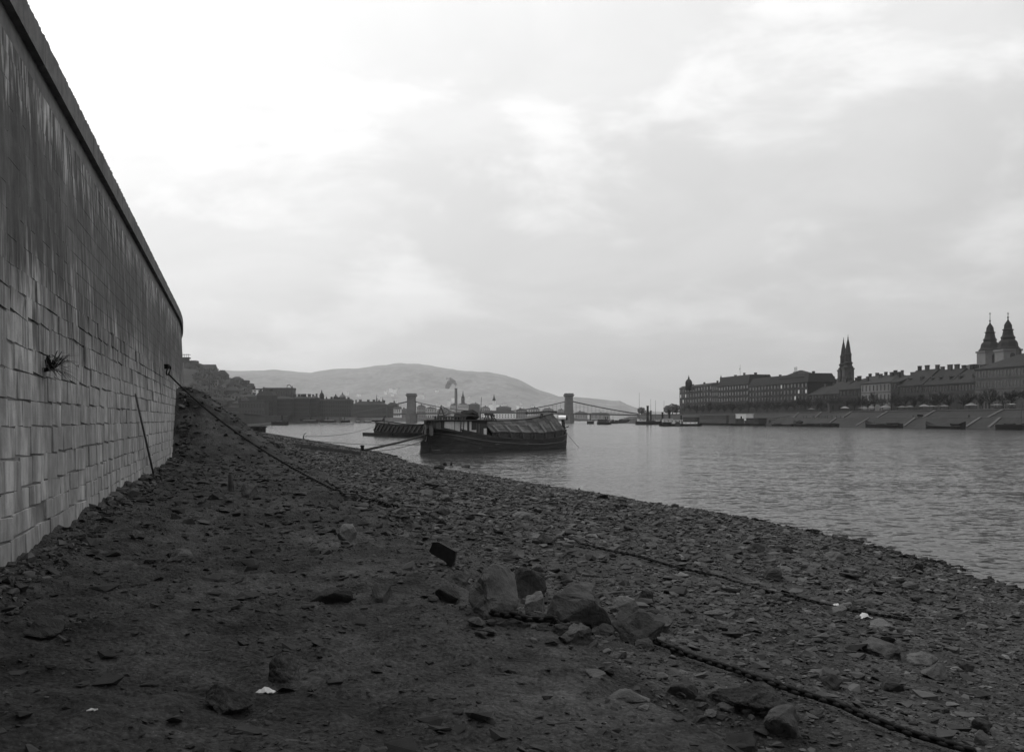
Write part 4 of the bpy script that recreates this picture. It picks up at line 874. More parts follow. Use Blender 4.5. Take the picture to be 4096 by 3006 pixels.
# ------------------------------------------------------------------ buildings
WIN = {}
def win_mesh(w, h, m):
    k = (round(w, 2), round(h, 2), m)
    if k not in WIN:
        mb = MB(); mb.box(-w / 2, w / 2, -.10, .12, 0, h); a = mb.mesh('window'); a.materials.append(MATS[m]); WIN[k] = a
    return WIN[k]
def building(name, label, A, B, depth, z0, ez, wall='plaster', roof='hip', rz_=4.0, rm='roof_dark', bays=0, floors=0, wfrac=.42, group=None, chim=0, base=0.0, skip=0, light=0.0, trim=True, cat='building', ridge_in=None, ww=None, dorm=0):
    """A, B: ground points of the street front (left, right as seen); windows only on the front that shows"""
    A, B = Vector((A[0], A[1], 0)), Vector((B[0], B[1], 0)); d = B - A; Lw = d.length; rz0 = math.atan2(d.y, d.x)
    root = empty(name, (A.x, A.y, z0), rz0, label, cat, group); H = ez - z0
    mb = MB(); mb.box(0, Lw, 0, depth, -1.0, H); mb.build('wall', wall, root)
    ov = .6
    if roof in ('hip', 'gable', 'mansard', 'pyramid'):
        i_ = {'hip': min(depth / 2, Lw * .3), 'gable': 0.0, 'pyramid': Lw / 2 - .05, 'mansard': 2.2}[roof] if ridge_in is None else ridge_in
        dy = depth / 2 - .05 if roof != 'mansard' else 2.2
        mb = MB(); mb.add([(-ov, -ov, H + .02), (Lw + ov, -ov, H + .02), (Lw + ov, depth + ov, H + .02), (-ov, depth + ov, H + .02), (i_, dy, H + rz_), (Lw - i_, dy, H + rz_), (Lw - i_, depth - dy, H + rz_), (i_, depth - dy, H + rz_)],
               [(0, 1, 5, 4), (1, 2, 6, 5), (2, 3, 7, 6), (3, 0, 4, 7), (4, 5, 6, 7), (3, 2, 1, 0)]); rf = mb.build('roof', rm, root)
    else:
        mb = MB(); mb.box(-.4, Lw + .4, -.4, depth + .4, H + .02, H + max(rz_, .5)); rf = mb.build('roof', rm, root)
    rr = random.Random(int(abs(A.x * 13 + A.y * 7)))
    for c in range(chim):
        x = Lw * (c + .5 + rr.uniform(-.25, .25)) / chim; y = depth / 2 + rr.uniform(-1.5, .5); s = rr.uniform(.9, 1.9); h2 = rr.uniform(1.2, 2.4)
        mb = MB(); mb.box(x - s, x + s, y - .6, y + .6, H + rz_ * .55, H + rz_ + h2); mb.box(x - s * 1.12, x + s * 1.12, y - .7, y + .7, H + rz_ + h2 + .004, H + rz_ + h2 + .4); mb.build('chimney', 'plaster' if rr.random() < .5 else 'plaster_dark', rf)
    for c in range(dorm):
        x = Lw * (c + .5) / dorm + rr.uniform(-1, 1); dyy = depth / 2 * .35; zz_ = H + rz_ * .35 * .8; mb = MB()
        mb.box(x - .8, x + .8, dyy - 1.2, dyy + 2.5, zz_, zz_ + 1.7); mb.add([(x - 1, dyy - 1.4, zz_ + 1.71), (x + 1, dyy - 1.4, zz_ + 1.71), (x + 1, dyy + 3.4, zz_ + 1.71), (x - 1, dyy + 3.4, zz_ + 1.71), (x, dyy - 1.4, zz_ + 2.6), (x, dyy + 4, zz_ + 2.6)], [(0, 1, 4), (1, 2, 5, 4), (2, 3, 5), (3, 0, 4, 5), (3, 2, 1, 0)]); mb.build('dormer', wall, rf)
    if trim and floors:
        mb = MB(); mb.box(-.3, Lw + .3, -.35, -.003, H - .55, H - .02); mb.build('cornice', 'trim', root)
    if bays and floors:
        fh = (H - base) / floors; w = ww or Lw / bays * wfrac; h = fh * .58
        for f in range(floors):
            if f < skip: continue
            if trim and f: mb = MB(); mb.box(0, Lw, -.16, -.003, base + f * fh - .1, base + f * fh + .25); mb.build('string_course', 'trim', root)
            for b in range(bays):
                m = 'pane_light' if rr.random() < light else 'glass_dark'
                inst('window', win_mesh(w, h, m), root, Matrix.Translation(((b + .5) * Lw / bays, 0, base + f * fh + fh * .2)))
    return root
def pl(px, off=45.0):
    """point of the Pest street front under photo column px"""
    r = (px - CX) / F; lo, hi = 300.0, 1400.0
    for _ in range(50):
        m = (lo + hi) / 2
        if pestX(m) + off - r * m > 0: lo = m
        else: hi = m
    return (r * lo, lo)
def pest(name, label, x0, x1, ey, ry, **k):
    A, B = pl(x0, k.pop('off', 45)), pl(x1, k.pop('off2', 45)); Ym = (A[1] + B[1]) / 2; ez = ZY(ey, Ym); rz_ = max(.5, ZY(ry, Ym) - ez) * 1.06
    return building(name, label, A, B, k.pop('depth', 22), 9.0, ez, rz_=rz_, group=k.pop('group', None), **k)
pb = pest('palace', 'dark corner palace with a lanterned dome, first of the far quay row', 2718, 2848, 1546, 1538, wall='plaster_dark', roof='mansard', bays=12, floors=5, chim=3, light=.06, skip=1)
D = 945
def dome(parent, px, py0, py1, wpx, Y, m='roof_dark', lantern=True, depth=6.0):
    c = P(px, py0, Y); w = wpx * Y / F / 2; h = (py0 - py1) * Y / F; inv = Matrix.Rotation(-parent.rotation_euler.z, 4, 'Z') @ Matrix.Translation(-Vector(parent.location))
    q = inv @ Vector((c.x, Y, c.z)); mb = MB(); mb.lathe([(w, -4), (w, h * .28), (w * 1.06, h * .30), (w * .95, h * .38), (w * .80, h * .50), (w * .52, h * .60), (w * .26, h * .64)] + ([(w * .24, h * .78), (w * .30, h * .79), (w * .10, h * .85), (w * .04, h)] if lantern else [(.05, h)]), q, 14)
    o = mb.build('dome', m, parent, True); return o
dome(pb, 2755, 1543, 1500, 27, 962)
pest('townhouse', 'dark townhouse with pale string courses beside the domed corner palace', 2848, 2872, 1541, 1534, wall='plaster_dark', roof='flat', bays=3, floors=5, light=.1, skip=1)
p3 = pest('grand_hotel', 'dark grand building with mansard roof, corner turret and flagpole', 2873, 2995, 1539, 1505, wall='plaster_dark', roof='mansard', bays=11, floors=5, chim=3, light=.04, skip=1)
dome(p3, 2884, 1520, 1497, 9, 885)
q = P(2943, 1503, 838); inv = Matrix.Rotation(-p3.rotation_euler.z, 4, 'Z') @ Matrix.Translation(-Vector(p3.location)); qq = inv @ q
mb = MB(); mb.tube([qq + Vector((0, 4, -1.5)), qq + Vector((0, 4, 9.7))], [.12, .07], 6); fp = mb.build('flagpole', 'dark_wood', p3)
mb = MB(); mb.add([qq + Vector((0, 4, 9.3)), qq + Vector((-.5, 4.1, 7.6)), qq + Vector((-1.3, 4, 5.2)), qq + Vector((-.2, 4, 5.6)), qq + Vector((0, 4.05, 7.0))], [(0, 1, 2, 3, 4)]); fl = mb.build('flag', 'cloth_dark', fp); fl.modifiers.new('t', 'SOLIDIFY').thickness = .05
p4 = pest('office_block', 'long dark office block with a central pyramid roof and roof signs', 2996, 3232, 1536, 1505, wall='plaster_dark', roof='mansard', bays=18, floors=5, chim=4, light=.07, skip=1, wfrac=.36)
def local(parent, v): return (Matrix.Rotation(-parent.rotation_euler.z, 4, 'Z') @ Matrix.Translation(-Vector(parent.location))) @ Vector(v)
a = local(p4, P(3098, 1508, 757)); b = local(p4, P(3208, 1508, 715)); pk = local(p4, P(3155, 1480, 735))
mb = MB(); xm0, xm1 = a.x, b.x; zb_, zp = pk.z - 5.2, pk.z; mb.add([(xm0, 1, zb_), (xm1, 1, zb_), (xm1, 16, zb_), (xm0, 16, zb_), (pk.x - 2.5, 8, zp), (pk.x + 2.5, 8, zp)], [(0, 1, 5, 4), (1, 2, 5), (2, 3, 4, 5), (3, 0, 4), (3, 2, 1, 0)]); pr = mb.build('pyramid_roof', 'roof_dark', p4)
mb = MB(); mb.box(xm0, xm1, .8, 16, zb_ - 4, zb_ - .01); mb.build('attic', 'plaster_dark', p4)
for px, top, n_ in ((3110, 1484, 4), (3166, 1467, 5), (3214, 1490, 3)):
    c = local(p4, P(px, top, 735)); mb = MB(); w = 2.2
    for i in range(n_): x = c.x - w + 2 * w * i / (n_ - 1); mb.bar((x, 4, c.z - 5.5), (x, 4, c.z), .14)
    for zq in (c.z - .4, c.z - 1.6): mb.bar((c.x - w, 4, zq), (c.x + w, 4, zq), .12)
    mb.build('roof_sign_frame', 'dark_wood', p4)
pest('low_house', 'lower dark house with a long sloping roof beside the office block', 3233, 3296, 1578, 1545, wall='plaster_dark', roof='gable', bays=5, floors=3, chim=2, skip=1)
pest('low_house', 'dark house with a steep roof in front of the twin spires', 3297, 3356, 1574, 1524, wall='plaster_dark', roof='gable', bays=5, floors=3, chim=4, skip=1)
pest('low_house', 'dark narrow house under the twin spires', 3357, 3443, 1556, 1520, wall='plaster_dark', roof='hip', bays=6, floors=3, chim=3, skip=1, depth=18)
pest('corner_house', 'pale plastered corner house with a single window on its blank side', 3444, 3562, 1531, 1503, wall='plaster_light', roof='hip', bays=8, floors=3, chim=3, skip=1, wfrac=.25)
pest('townhouse', 'narrow dark house between the pale corner house and the big roofs', 3563, 3598, 1528, 1500, wall='plaster_dark', roof='gable', bays=3, floors=4, chim=1, skip=1)
pest('roofed_house', 'house with a big dark roof and dormer beside the narrow dark house', 3599, 3690, 1541, 1480, dorm=2, wall='plaster', roof='gable', bays=7, floors=3, chim=3, skip=1)
pest('roofed_house', 'house with a big dark roof and pale gable edge mid-row', 3691, 3795, 1538, 1478, dorm=3, wall='plaster', roof='gable', bays=9, floors=3, chim=4, skip=1)
pest('roofed_house', 'house with a big dark roof and white chimneys beside the long palace', 3796, 3899, 1531, 1476, dorm=2, wall='plaster', roof='gable', bays=8, floors=3, chim=4, skip=1)
pal = pest('palace', 'long grey palace with three tall window rows and low hipped roof', 3900, 4330, 1462, 1404, wall='plaster_palace', roof='hip', bays=30, floors=4, chim=2, wfrac=.40, depth=30, ridge_in=16)

pest('rear_block', 'dark roofs of a rear block filling the gap beside the office block', 3222, 3352, 1536, 1517, wall='plaster_dark', roof='hip', chim=5, off=110, off2=110)
pest('rear_block', 'dark roofs of a rear block behind the pale corner house', 3408, 3575, 1520, 1500, wall='plaster_dark', roof='hip', chim=5, off=85, off2=85)
# twin-spired churches
def church(name, label, Y, cols, prof, px_c, py_b, body, base_z=9.0, n=8, body_m='plaster', fat=1.0):
    root = empty(name, (Y * (px_c - CX) / F, Y, base_z), 0, label, 'church')
    for px, dy, k, dY in cols:
        Yt = Y + dY; c = P(px, py_b + dy, Yt); lc = c - Vector(root.location); w = body * Yt / F / 2
        mb = MB(); mb.box(lc.x - w, lc.x + w, lc.y - w, lc.y + w, -1, lc.z - .01); tw = mb.build('tower', body_m, root)
        mb = MB(); mb.box(lc.x - w * 1.1, lc.x + w * 1.1, lc.y - w * 1.1, lc.y + w * 1.1, lc.z - 1.2, lc.z - .02); mb.build('cornice', body_m, tw)
        mb = MB(); mb.lathe([(max(r * k * fat * Yt / F, .05), z_ * k * Yt / F) for r, z_ in prof], lc, n, rot=0 if n == 8 else 0); mb.build('spire', 'roof_dark', root, False)
        for fz in (4.0, 13.0):
            mb = MB(); mb.box(lc.x - w * .28, lc.x + w * .28, lc.y - w - .12, lc.y - w + .2, lc.z - fz - 4.5, lc.z - fz); mb.tube([(lc.x, lc.y - w - .12, lc.z - fz), (lc.x, lc.y - w + .2, lc.z - fz)], [w * .28, w * .28], 10); mb.build('window', 'glass_dark', tw)
    return root
onion = [(36, -2), (41, 3), (36, 8), (33, 14), (31.5, 26), (29, 32), (22, 40), (24.5, 48), (20, 54), (18.5, 58), (17, 70), (15.5, 74), (20, 79), (14, 82), (13, 90), (12.8, 97), (9, 106), (4, 114), (2, 120), (1.5, 124), (3.6, 128), (1.2, 132), (.9, 140), (.9, 146)]
c1_ = church('twin_tower_church', 'church with two stepped onion spires behind the long palace', 640, [(3960, 4, .94, 15), (4032, -2, 1.0, -15)], onion, 3996, 1399, 72, body_m='plaster_light', fat=1.12)
for px, Yt in ((3960, 655), (4032, 625)):
    c = P(px, 1262, Yt) - Vector(c1_.location); mb = MB(); mb.bar((c.x, c.y, c.z - 3), (c.x, c.y, c.z + 2.2), .28); mb.bar((c.x - .7, c.y, c.z + 1.3), (c.x + .7, c.y, c.z + 1.3), .25); mb.build('cross', 'roof_dark', c1_)
mb = MB(); mb.box(-8, 14, 8, 50, -1, 24); mb.add([(-9, 7, 24), (15, 7, 24), (15, 51, 24), (-9, 51, 24), (3, 7, 34), (3, 51, 34)], [(0, 1, 4), (1, 2, 5, 4), (2, 3, 5), (3, 0, 4, 5)]); mb.build('nave', 'plaster', c1_)
spire = [(20, -3), (21, 4), (15, 12), (19, 22), (13.5, 26), (13, 52), (15, 54), (11, 62), (8.5, 84), (5, 104), (1.8, 118), (2.4, 121), (1.0, 126), (.8, 134)]
c2_ = church('twin_spire_church', 'church with two slender needle spires behind the low houses', 830, [(3374, 6, .96, 6), (3392, 0, 1.0, -6)], spire, 3383, 1472, 36, body_m='plaster')
mb = MB(); mb.box(-5, 6, 8, 45, -1, 22); mb.add([(-6, 7, 22), (7, 7, 22), (7, 46, 22), (-6, 46, 22), (.5, 7, 31), (.5, 46, 31)], [(0, 1, 4), (1, 2, 5, 4), (2, 3, 5), (3, 0, 4, 5)]); mb.build('nave', 'plaster_dark', c2_)

# ------------------------------------------------------------------ Buda row on the left bank
def bud(name, label, x0, x1, Y, ey, ry, z0=7.9, dY=0, cat='building', **k):
    A, B = (Y * (x0 - CX) / F, Y), ((Y + dY) * (x1 - CX) / F, Y + dY); ez = ZY(ey, Y + dY / 2)
    return building(name, label, A, B, k.pop('depth', 18), z0, ez, rz_=max(.4, ZY(ry, Y + dY / 2) - ez), cat=cat, **k)
bud('colonnade_hall', 'low pale colonnaded hall on the far left quay', 955, 1058, 985, 1608, 1602, wall='plaster', roof='flat', bays=9, floors=2, wfrac=.5)
bud('quay_house', 'dark house with crested roof behind the colonnaded hall', 1027, 1092, 1012, 1580, 1564, wall='plaster_dark', roof='mansard', bays=7, floors=4, chim=2)
th = bud('terrace_building', 'long terrace building topped by a statue group above the quay houses', 1052, 1170, 1200, 1558, 1550, z0=20, wall='plaster', roof='flat', bays=12, floors=2, rm='plaster')
c = local(th, P(1153, 1549, 1202)); mb = MB()
mb.tube([c + Vector((-2.2, 3, -.5)), c + Vector((-2.0, 3, 2.6)), c + Vector((.6, 3, 3.6)), c + Vector((2.4, 3, 2.2)), c + Vector((3.6, 3, -.5))], [.8, .7, .6, .6, .8], 7); mb.tube([c + Vector((4.4, 3, -.5)), c + Vector((4.5, 3, 1.6)), c + Vector((4.9, 3, 2.4))], [.7, .5, .25], 7); mb.build('statue_group', 'bridge_stone', th)
bud('quay_house', 'dark broad quay house left of the tall chimneys', 1093, 1166, 1032, 1594, 1583, wall='plaster_dark', roof='hip', bays=8, floors=4, chim=4)
bud('quay_house', 'dark quay house between two chimneyed roofs', 1167, 1236, 1045, 1593, 1583, wall='plaster_dark', roof='hip', bays=8, floors=4, chim=5)
bud('quay_house', 'narrow dark quay house beside the domed palace', 1237, 1266, 1055, 1592, 1582, wall='plaster_dark', roof='hip', bays=3, floors=4, chim=2)
bp_ = bud('domed_palace', 'grey palace with three spired domes on the left quay', 1267, 1404, 1075, 1601, 1594, wall='plaster', roof='mansard', bays=15, floors=4, chim=4)
dome(bp_, 1287, 1594, 1556, 19, 1082); dome(bp_, 1343, 1597, 1573, 19, 1082); dome(bp_, 1370, 1598, 1566, 26, 1090, 'bridge_stone'); dome(bp_, 1306, 1595, 1582, 6, 1082)
bud('long_block', 'long dark block beside the left bridge tower', 1408, 1545, 1420, 1618, 1604, wall='plaster_dark', roof='hip', bays=15, floors=4, chim=6)
bud('pale_block', 'pale narrow block end beside the long dark block', 1546, 1590, 1440, 1620, 1608, wall='plaster', roof='hip', bays=4, floors=4, chim=1)
bud('gable_house', 'small white gabled house under the bridge chain', 1573, 1601, 1380, 1634, 1625, wall='plaster_white', roof='gable', bays=4, floors=2)
bud('white_hall', 'white low hall glimpsed left of the colonnaded hall', 762, 800, 900, 1572, 1566, wall='plaster_white', roof='flat', bays=4, floors=2, z0=7.9)
# houses and terraces stepping up the hill behind
hh = [(800, 868, 1090, 1596, 1584, 'plaster'), (870, 930, 1120, 1600, 1588, 'plaster_dark'), (930, 962, 1110, 1612, 1600, 'plaster_dark'), (790, 850, 1230, 1566, 1556, 'plaster'), (836, 880, 1280, 1556, 1545, 'plaster_light'), (895, 950, 1230, 1560, 1543, 'plaster_dark'), (960, 1020, 1200, 1585, 1575, 'plaster_dark'), (978, 1062, 1330, 1558, 1553, 'plaster_white')]
for i, (a, b, Y, e, r_, w) in enumerate(hh):
    zt = terrain_z((a + b) / 2, max(Y, 1062), castle); z0 = min(zt, ZY(e, Y) - 7)
    bud('hill_house', ['grey house low on the castle hill slope', 'dark broad house at the foot of the castle hill', 'small dark house beside the colonnaded hall', 'grey house halfway up the castle hill', 'pale house with a turret on the castle hill', 'dark steep-roofed house on the castle hill', 'dark house behind the crested quay house', 'long white terrace wall on the castle hill'][i], a, b, Y, e, r_, z0=z0, wall=w, roof='flat' if w == 'plaster_white' else 'hip', bays=5, floors=3, chim=2, trim=False)
hq = random.Random(8)
for i in range(16):
    px = hq.uniform(748, 1000); Y = hq.uniform(1075, 1330); zt = terrain_z(px, Y, castle); w = hq.uniform(9, 18); x = Y * (px - CX) / F
    building('slope_house', 'small dark house crowded on the castle hill slope', (x, Y), (x + w, Y + hq.uniform(-3, 3)), 10, zt - 3, zt + hq.uniform(5, 9), wall=hq.choice(['plaster_dark', 'plaster', 'plaster_light']), roof='hip', rz_=3, bays=3, floors=2, trim=False, chim=1, group='houses crowded on the castle hill slope', cat='house')
cr = [(735, 782, 1440, 1452, 1441, 'plaster_dark', 'flat', 'dark bastion wall on the castle hilltop'), (782, 858, 1470, 1474, 1456, 'plaster', 'gable', 'long roofed range sloping along the castle hilltop'), (862, 906, 1465, 1498, 1479, 'plaster_dark', 'hip', 'hip-roofed house at the shoulder of the castle hill'), (922, 965, 1450, 1516, 1505, 'plaster', 'hip', 'second hip-roofed house stepping down the castle hill'), (965, 988, 1440, 1527, 1520, 'plaster_dark', 'flat', 'stepped dark terrace block below the hip-roofed house'), (986, 1006, 1430, 1540, 1533, 'plaster_dark', 'flat', 'lowest stepped dark terrace block on the castle hill')]
for a, b, Y, e, r_, w, rf, lb in cr: bud('castle_range', lb, a, b, Y, e, r_, z0=min(terrain_z((a + b) / 2, Y, castle), ZY(e, Y) - 6), wall=w, roof=rf, bays=6, floors=1, trim=False, depth=14)
t = empty('lookout_tower', P(742, 1440, 1440), 0, 'small open lookout kiosk on the castle hilltop', 'kiosk'); mb = MB(); mb.box(-5, 4, 0, 6, -3, 2.2); mb.build('base', 'plaster_dark', t); mb = MB(); mb.box(-6, 5.5, -1, 7, 2.21, 4.4); mb.build('gallery', 'plaster_dark', t)
mb = MB()
for x in (-5, -2, 1, 4): mb.bar((x, 1, 4.4), (x, 1, 8.4), .4)
mb.box(-6, 5.5, -1, 7, 8.2, 8.7); mb.build('canopy', 'plaster_dark', t)
def spire_tower(name, label, px, top, base_y, wpx, Y, m, z0, tower_top=None, cat='church'):
    c = P(px, base_y, Y); root = empty(name, (c.x, c.y, z0), 0, label, cat); w = wpx * Y / F / 2; tt = (ZY(tower_top, Y) if tower_top else ZY(base_y, Y)) - z0; h = ZY(top, Y) - z0 - tt
    mb = MB(); mb.box(-w, w, -w, w, -2, tt); mb.build('tower', m, root); mb = MB(); mb.lathe([(w * 1.5, 0), (w * 1.45, .3), (w * 1.0, h * .16), (w * 1.1, h * .28), (w * .6, h * .42), (w * .4, h * .6), (.15, h)], (0, 0, tt), 8); mb.build('spire', 'roof_dark', root)
    mb = MB(); mb.box(-w * 1.4, w * 6, w * .6, w * 3, -2, tt * .55); mb.add([(-w * 1.5, w * .5, tt * .55), (w * 6.1, w * .5, tt * .55), (w * 6.1, w * 3.1, tt * .55), (-w * 1.5, w * 3.1, tt * .55), (-w * 1.5, w * 1.8, tt * .75), (w * 6.1, w * 1.8, tt * .75)], [(0, 1, 5, 4), (1, 2, 5), (2, 3, 4, 5), (3, 0, 4)]); mb.build('nave', m, root)
    return root
spire_tower('hill_church', 'small church spire on the slope of the castle hill', 838, 1516, 1550, 6, 1150, 'plaster', 20)
spire_tower('spired_church', 'thin needle spire behind the long dark block', 1507, 1575, 1602, 5, 1750, 'plaster', 8)
spire_tower('spired_church', 'thicker dark spire behind the long dark block', 1531, 1586, 1606, 7, 1750, 'plaster_dark', 8)
spire_tower('spired_church', 'dark bulbous church spire beyond the bridge beside the smoking chimney', 1852, 1560, 1640, 13, 2400, 'plaster_dark', 8, 1598)
spire_tower('spired_church', 'white church tower with dark spire beyond the bridge', 1976, 1575, 1640, 12, 2300, 'plaster_white', 8, 1602)

# town beyond the bridge and white houses on the far hillside
town = [(1600, 1640, 2050, 1640, 'town_grey'), (1668, 1700, 1950, 1626, 'town_grey'), (1700, 1745, 2000, 1634, 'town_pale'), (1748, 1800, 2050, 1640, 'town_grey'), (1800, 1822, 2250, 1622, 'town_pale'), (1832, 1872, 2300, 1618, 'town_pale'), (1875, 1919, 2150, 1618, 'plaster_dark'), (1922, 1960, 2250, 1632, 'town_pale'), (1985, 2045, 2250, 1630, 'plaster_dark'), (1925, 2062, 2080, 1648, 'plaster_white'), (2064, 2110, 2150, 1640, 'town_grey'), (2112, 2160, 2300, 1636, 'town_pale'), (2170, 2215, 2400, 1638, 'town_grey'), (2230, 2258, 2500, 1642, 'town_pale'), (2300, 2350, 2700, 1652, 'town_grey'), (2360, 2440, 2800, 1656, 'town_grey')]
tl = ['grey house low beyond the left bridge pier', 'grey block right behind the left bridge tower', 'pale house beyond the hanging bridge chain', 'grey long house beyond the A-frame', 'pale house at the foot of the smoking chimney', 'pale hall between the chimney and the dark block', 'tall dark block beyond the tarpaulin heap', 'pale house left of the white church tower', 'dark-roofed range right of the white church tower', 'long white waterfront building under the bridge deck', 'grey house right of the white waterfront building', 'pale house below the bridge chain of the right half', 'grey house before the right bridge tower', 'pale house beside the right bridge tower', 'low grey house beyond the right bridge tower', 'low grey row under the right bridge deck']
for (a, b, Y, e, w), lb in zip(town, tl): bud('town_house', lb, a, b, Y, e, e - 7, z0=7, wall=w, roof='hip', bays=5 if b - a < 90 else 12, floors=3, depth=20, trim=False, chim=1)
hr = random.Random(3)
for i in range(80):
    px = hr.uniform(1110, 2190); Y = hr.uniform(2900, 4300); t_ = (Y - 2700) / 3800; ry = np.interp(px, [640, 1240, 1600, 1860, 2090, 2200, 2560], [1490, 1490, 1450, 1483, 1524, 1572, 1668])
    zt = 5 + (ZY(ry, 6500) - 5) * t_ ** 1.15; w = hr.uniform(6, 16)
    o = building('hillside_house', 'tiny pale house among the vineyards of the far hillside', (Y * (px - CX) / F, Y), (Y * (px - CX) / F + w, Y), 12, zt - 12, zt + hr.uniform(4, 8), wall='plaster_white', rm='town_grey', roof='hip', rz_=2.5, group='houses on the far hillside', cat='house')
# smoking chimney
c = P(1824, 1622, 2260); t = empty('factory_chimney', (c.x, c.y, 7), 0, 'tall dark factory chimney trailing smoke beyond the bridge', 'chimney'); hz = ZY(1552, 2260) - 7
mb = MB(); mb.lathe([(4.2, -1), (3.9, 8), (3.0, hz - 2), (3.5, hz - 1.6), (3.5, hz), (2.6, hz)], (0, 0, 0), 12); mb.build('stack', 'bridge_iron', t); mb = MB(); mb.box(-9, 12, -2, 14, -1, 14); mb.build('boiler_house', 'plaster_dark', t)
def smoke_mat():
    m = bpy.data.materials.new('smoke'); m.use_nodes = True; t = m.node_tree; t.nodes.clear(); o = t.nodes.new('ShaderNodeOutputMaterial'); v = t.nodes.new('ShaderNodeVolumePrincipled')
    v.inputs['Color'].default_value = (.15, .15, .15, 1); v.inputs['Density'].default_value = .11; v.inputs['Anisotropy'].default_value = .2; t.links.new(v.outputs[0], o.inputs['Volume']); MATS['smoke'] = m
smoke_mat()
SM = []
for px, py, r in ((1824, 1545, 4), (1822, 1535, 6), (1815, 1526, 8), (1806, 1524, 10), (1797, 1533, 11), (1790, 1545, 10), (1800, 1514, 7), (1789, 1513, 5)): SM.append((P(px, py, 2262), r * 2262 / F))
mb = MB(); bm = bmesh.new()
for c, r in SM: bmesh.ops.create_icosphere(bm, subdivisions=3, radius=r * 1.15, matrix=Matrix.Translation(c - SM[0][0]))
me = bpy.data.meshes.new('smoke'); bm.to_mesh(me); bm.free(); me.materials.append(MATS['smoke']); o = bpy.data.objects.new('smoke', me); link(o); o.location = SM[0][0]; md = o.modifiers.new('merge', 'REMESH'); md.mode = 'VOXEL'; md.voxel_size = 1.2
tx_ = bpy.data.textures.new('puff', 'CLOUDS'); tx_.noise_scale = 6; md = o.modifiers.new('puff', 'DISPLACE'); md.texture = tx_; md.strength = 4.5; md.mid_level = .55; tag(o, 'dark smoke drifting from the factory chimney', 'smoke', kind='stuff')

# ------------------------------------------------------------------ chain bridge
BY = 1250; XL, XR = BY * (1646 - CX) / F, BY * (2275 - CX) / F
br = empty('chain_bridge', ((XL + XR) / 2, BY, 0), 0, 'long chain bridge with two stone towers crossing the river', 'bridge'); cx_ = br.location.x
dz = lambda x: float(np.interp(x, [-330, -219, XL, 0, XR, 163, 330], [8.6, 9.0, 12.2, 13.4, 12.2, 10.4, 9.6]))
for X0 in (XL, XR):
    x = X0 - cx_; mb = MB(); w = 6.6
    mb.prism([(x - w, -9), (x, -13), (x + w, -9), (x + w, 9), (x, 13), (x - w, 9)], -2, 11.0); pr = mb.build('pier', 'bridge_stone', br); mb = MB(); mb.prism([(x - w - .5, -9.4), (x, -13.5), (x + w + .5, -9.4), (x + w + .5, 9.4), (x, 13.5), (x - w - .5, 9.4)], 11.0, 12.0); mb.build('pier_cap', 'bridge_stone', pr)
    mb = MB()
    for sy_ in (-1, 1): mb.hexa([(x - 5.3, sy_ * 7.5 - 2.6, 12), (x + 5.3, sy_ * 7.5 - 2.6, 12), (x + 5.3, sy_ * 7.5 + 2.6, 12), (x - 5.3, sy_ * 7.5 + 2.6, 12), (x - 4.7, sy_ * 7 - 2.6, 33), (x + 4.7, sy_ * 7 - 2.6, 33), (x + 4.7, sy_ * 7 + 2.6, 33), (x - 4.7, sy_ * 7 + 2.6, 33)])
    mb.box(x - 4.6, x + 4.6, -7, 7, 24.5, 32.9); tw = mb.build('tower', 'bridge_stone', br)
    for z0_, z1_, ww_ in ((14.8, 15.8, 5.7), (30.4, 31.0, 5.0)): mb = MB(); mb.box(x - ww_, x + ww_, -10.5, 10.5 - 2.0 if False else -4.2, z0_, z1_); mb.build('band', 'bridge_stone', tw)
    mb = MB(); mb.hexa([(x - 4.9, -9.8, 33), (x + 4.9, -9.8, 33), (x + 4.9, 9.8, 33), (x - 4.9, 9.8, 33), (x - 6.6, -11.4, 35.0), (x + 6.6, -11.4, 35.0), (x + 6.6, 11.4, 35.0), (x - 6.6, 11.4, 35.0)]); mb.box(x - 6.6, x + 6.6, -11.4, 11.4, 35.0, 35.6); mb.build('cornice', 'bridge_stone', tw)
    mb = MB(); mb.box(x - 5.6, x + 5.6, -10, 10, 35.61, 37.6); mb.build('parapet', 'bridge_stone', tw)
xs = np.linspace(-240, 185, 60)
for sy_ in (-6.5, 6.5):
    mb = MB(); [mb.bar((a - cx_, sy_, dz(a) - .7), (b - cx_, sy_, dz(b) - .7), .9, 1.7) for a, b in zip(xs, xs[1:])]; mb.build('deck_girder', 'bridge_iron', br)
    mb = MB(); [mb.bar((a - cx_, sy_, dz(a) + 1.2), (b - cx_, sy_, dz(b) + 1.2), .2, .2) for a, b in zip(xs, xs[1:])]; mb.build('handrail', 'bridge_iron', br)
mb = MB(); [mb.bar((a - cx_, 0, dz(a) - .05), (b - cx_, 0, dz(b) - .05), 12.4, .5) for a, b in zip(xs, xs[1:])]; mb.build('roadway', 'promenade', br)
def cz(X):
    if XL <= X <= XR: t = (X - (XL + XR) / 2) / ((XR - XL) / 2); return 14.2 + (28.4 - 14.2) * t * t
    if X < XL: t = (XL - X) / 92; return 28.4 - (28.4 - 10.0) * (1.25 * t - .25 * t * t)
    t = (X - XR) / 92; return 28.4 - (28.4 - 11.0) * (1.25 * t - .25 * t * t)
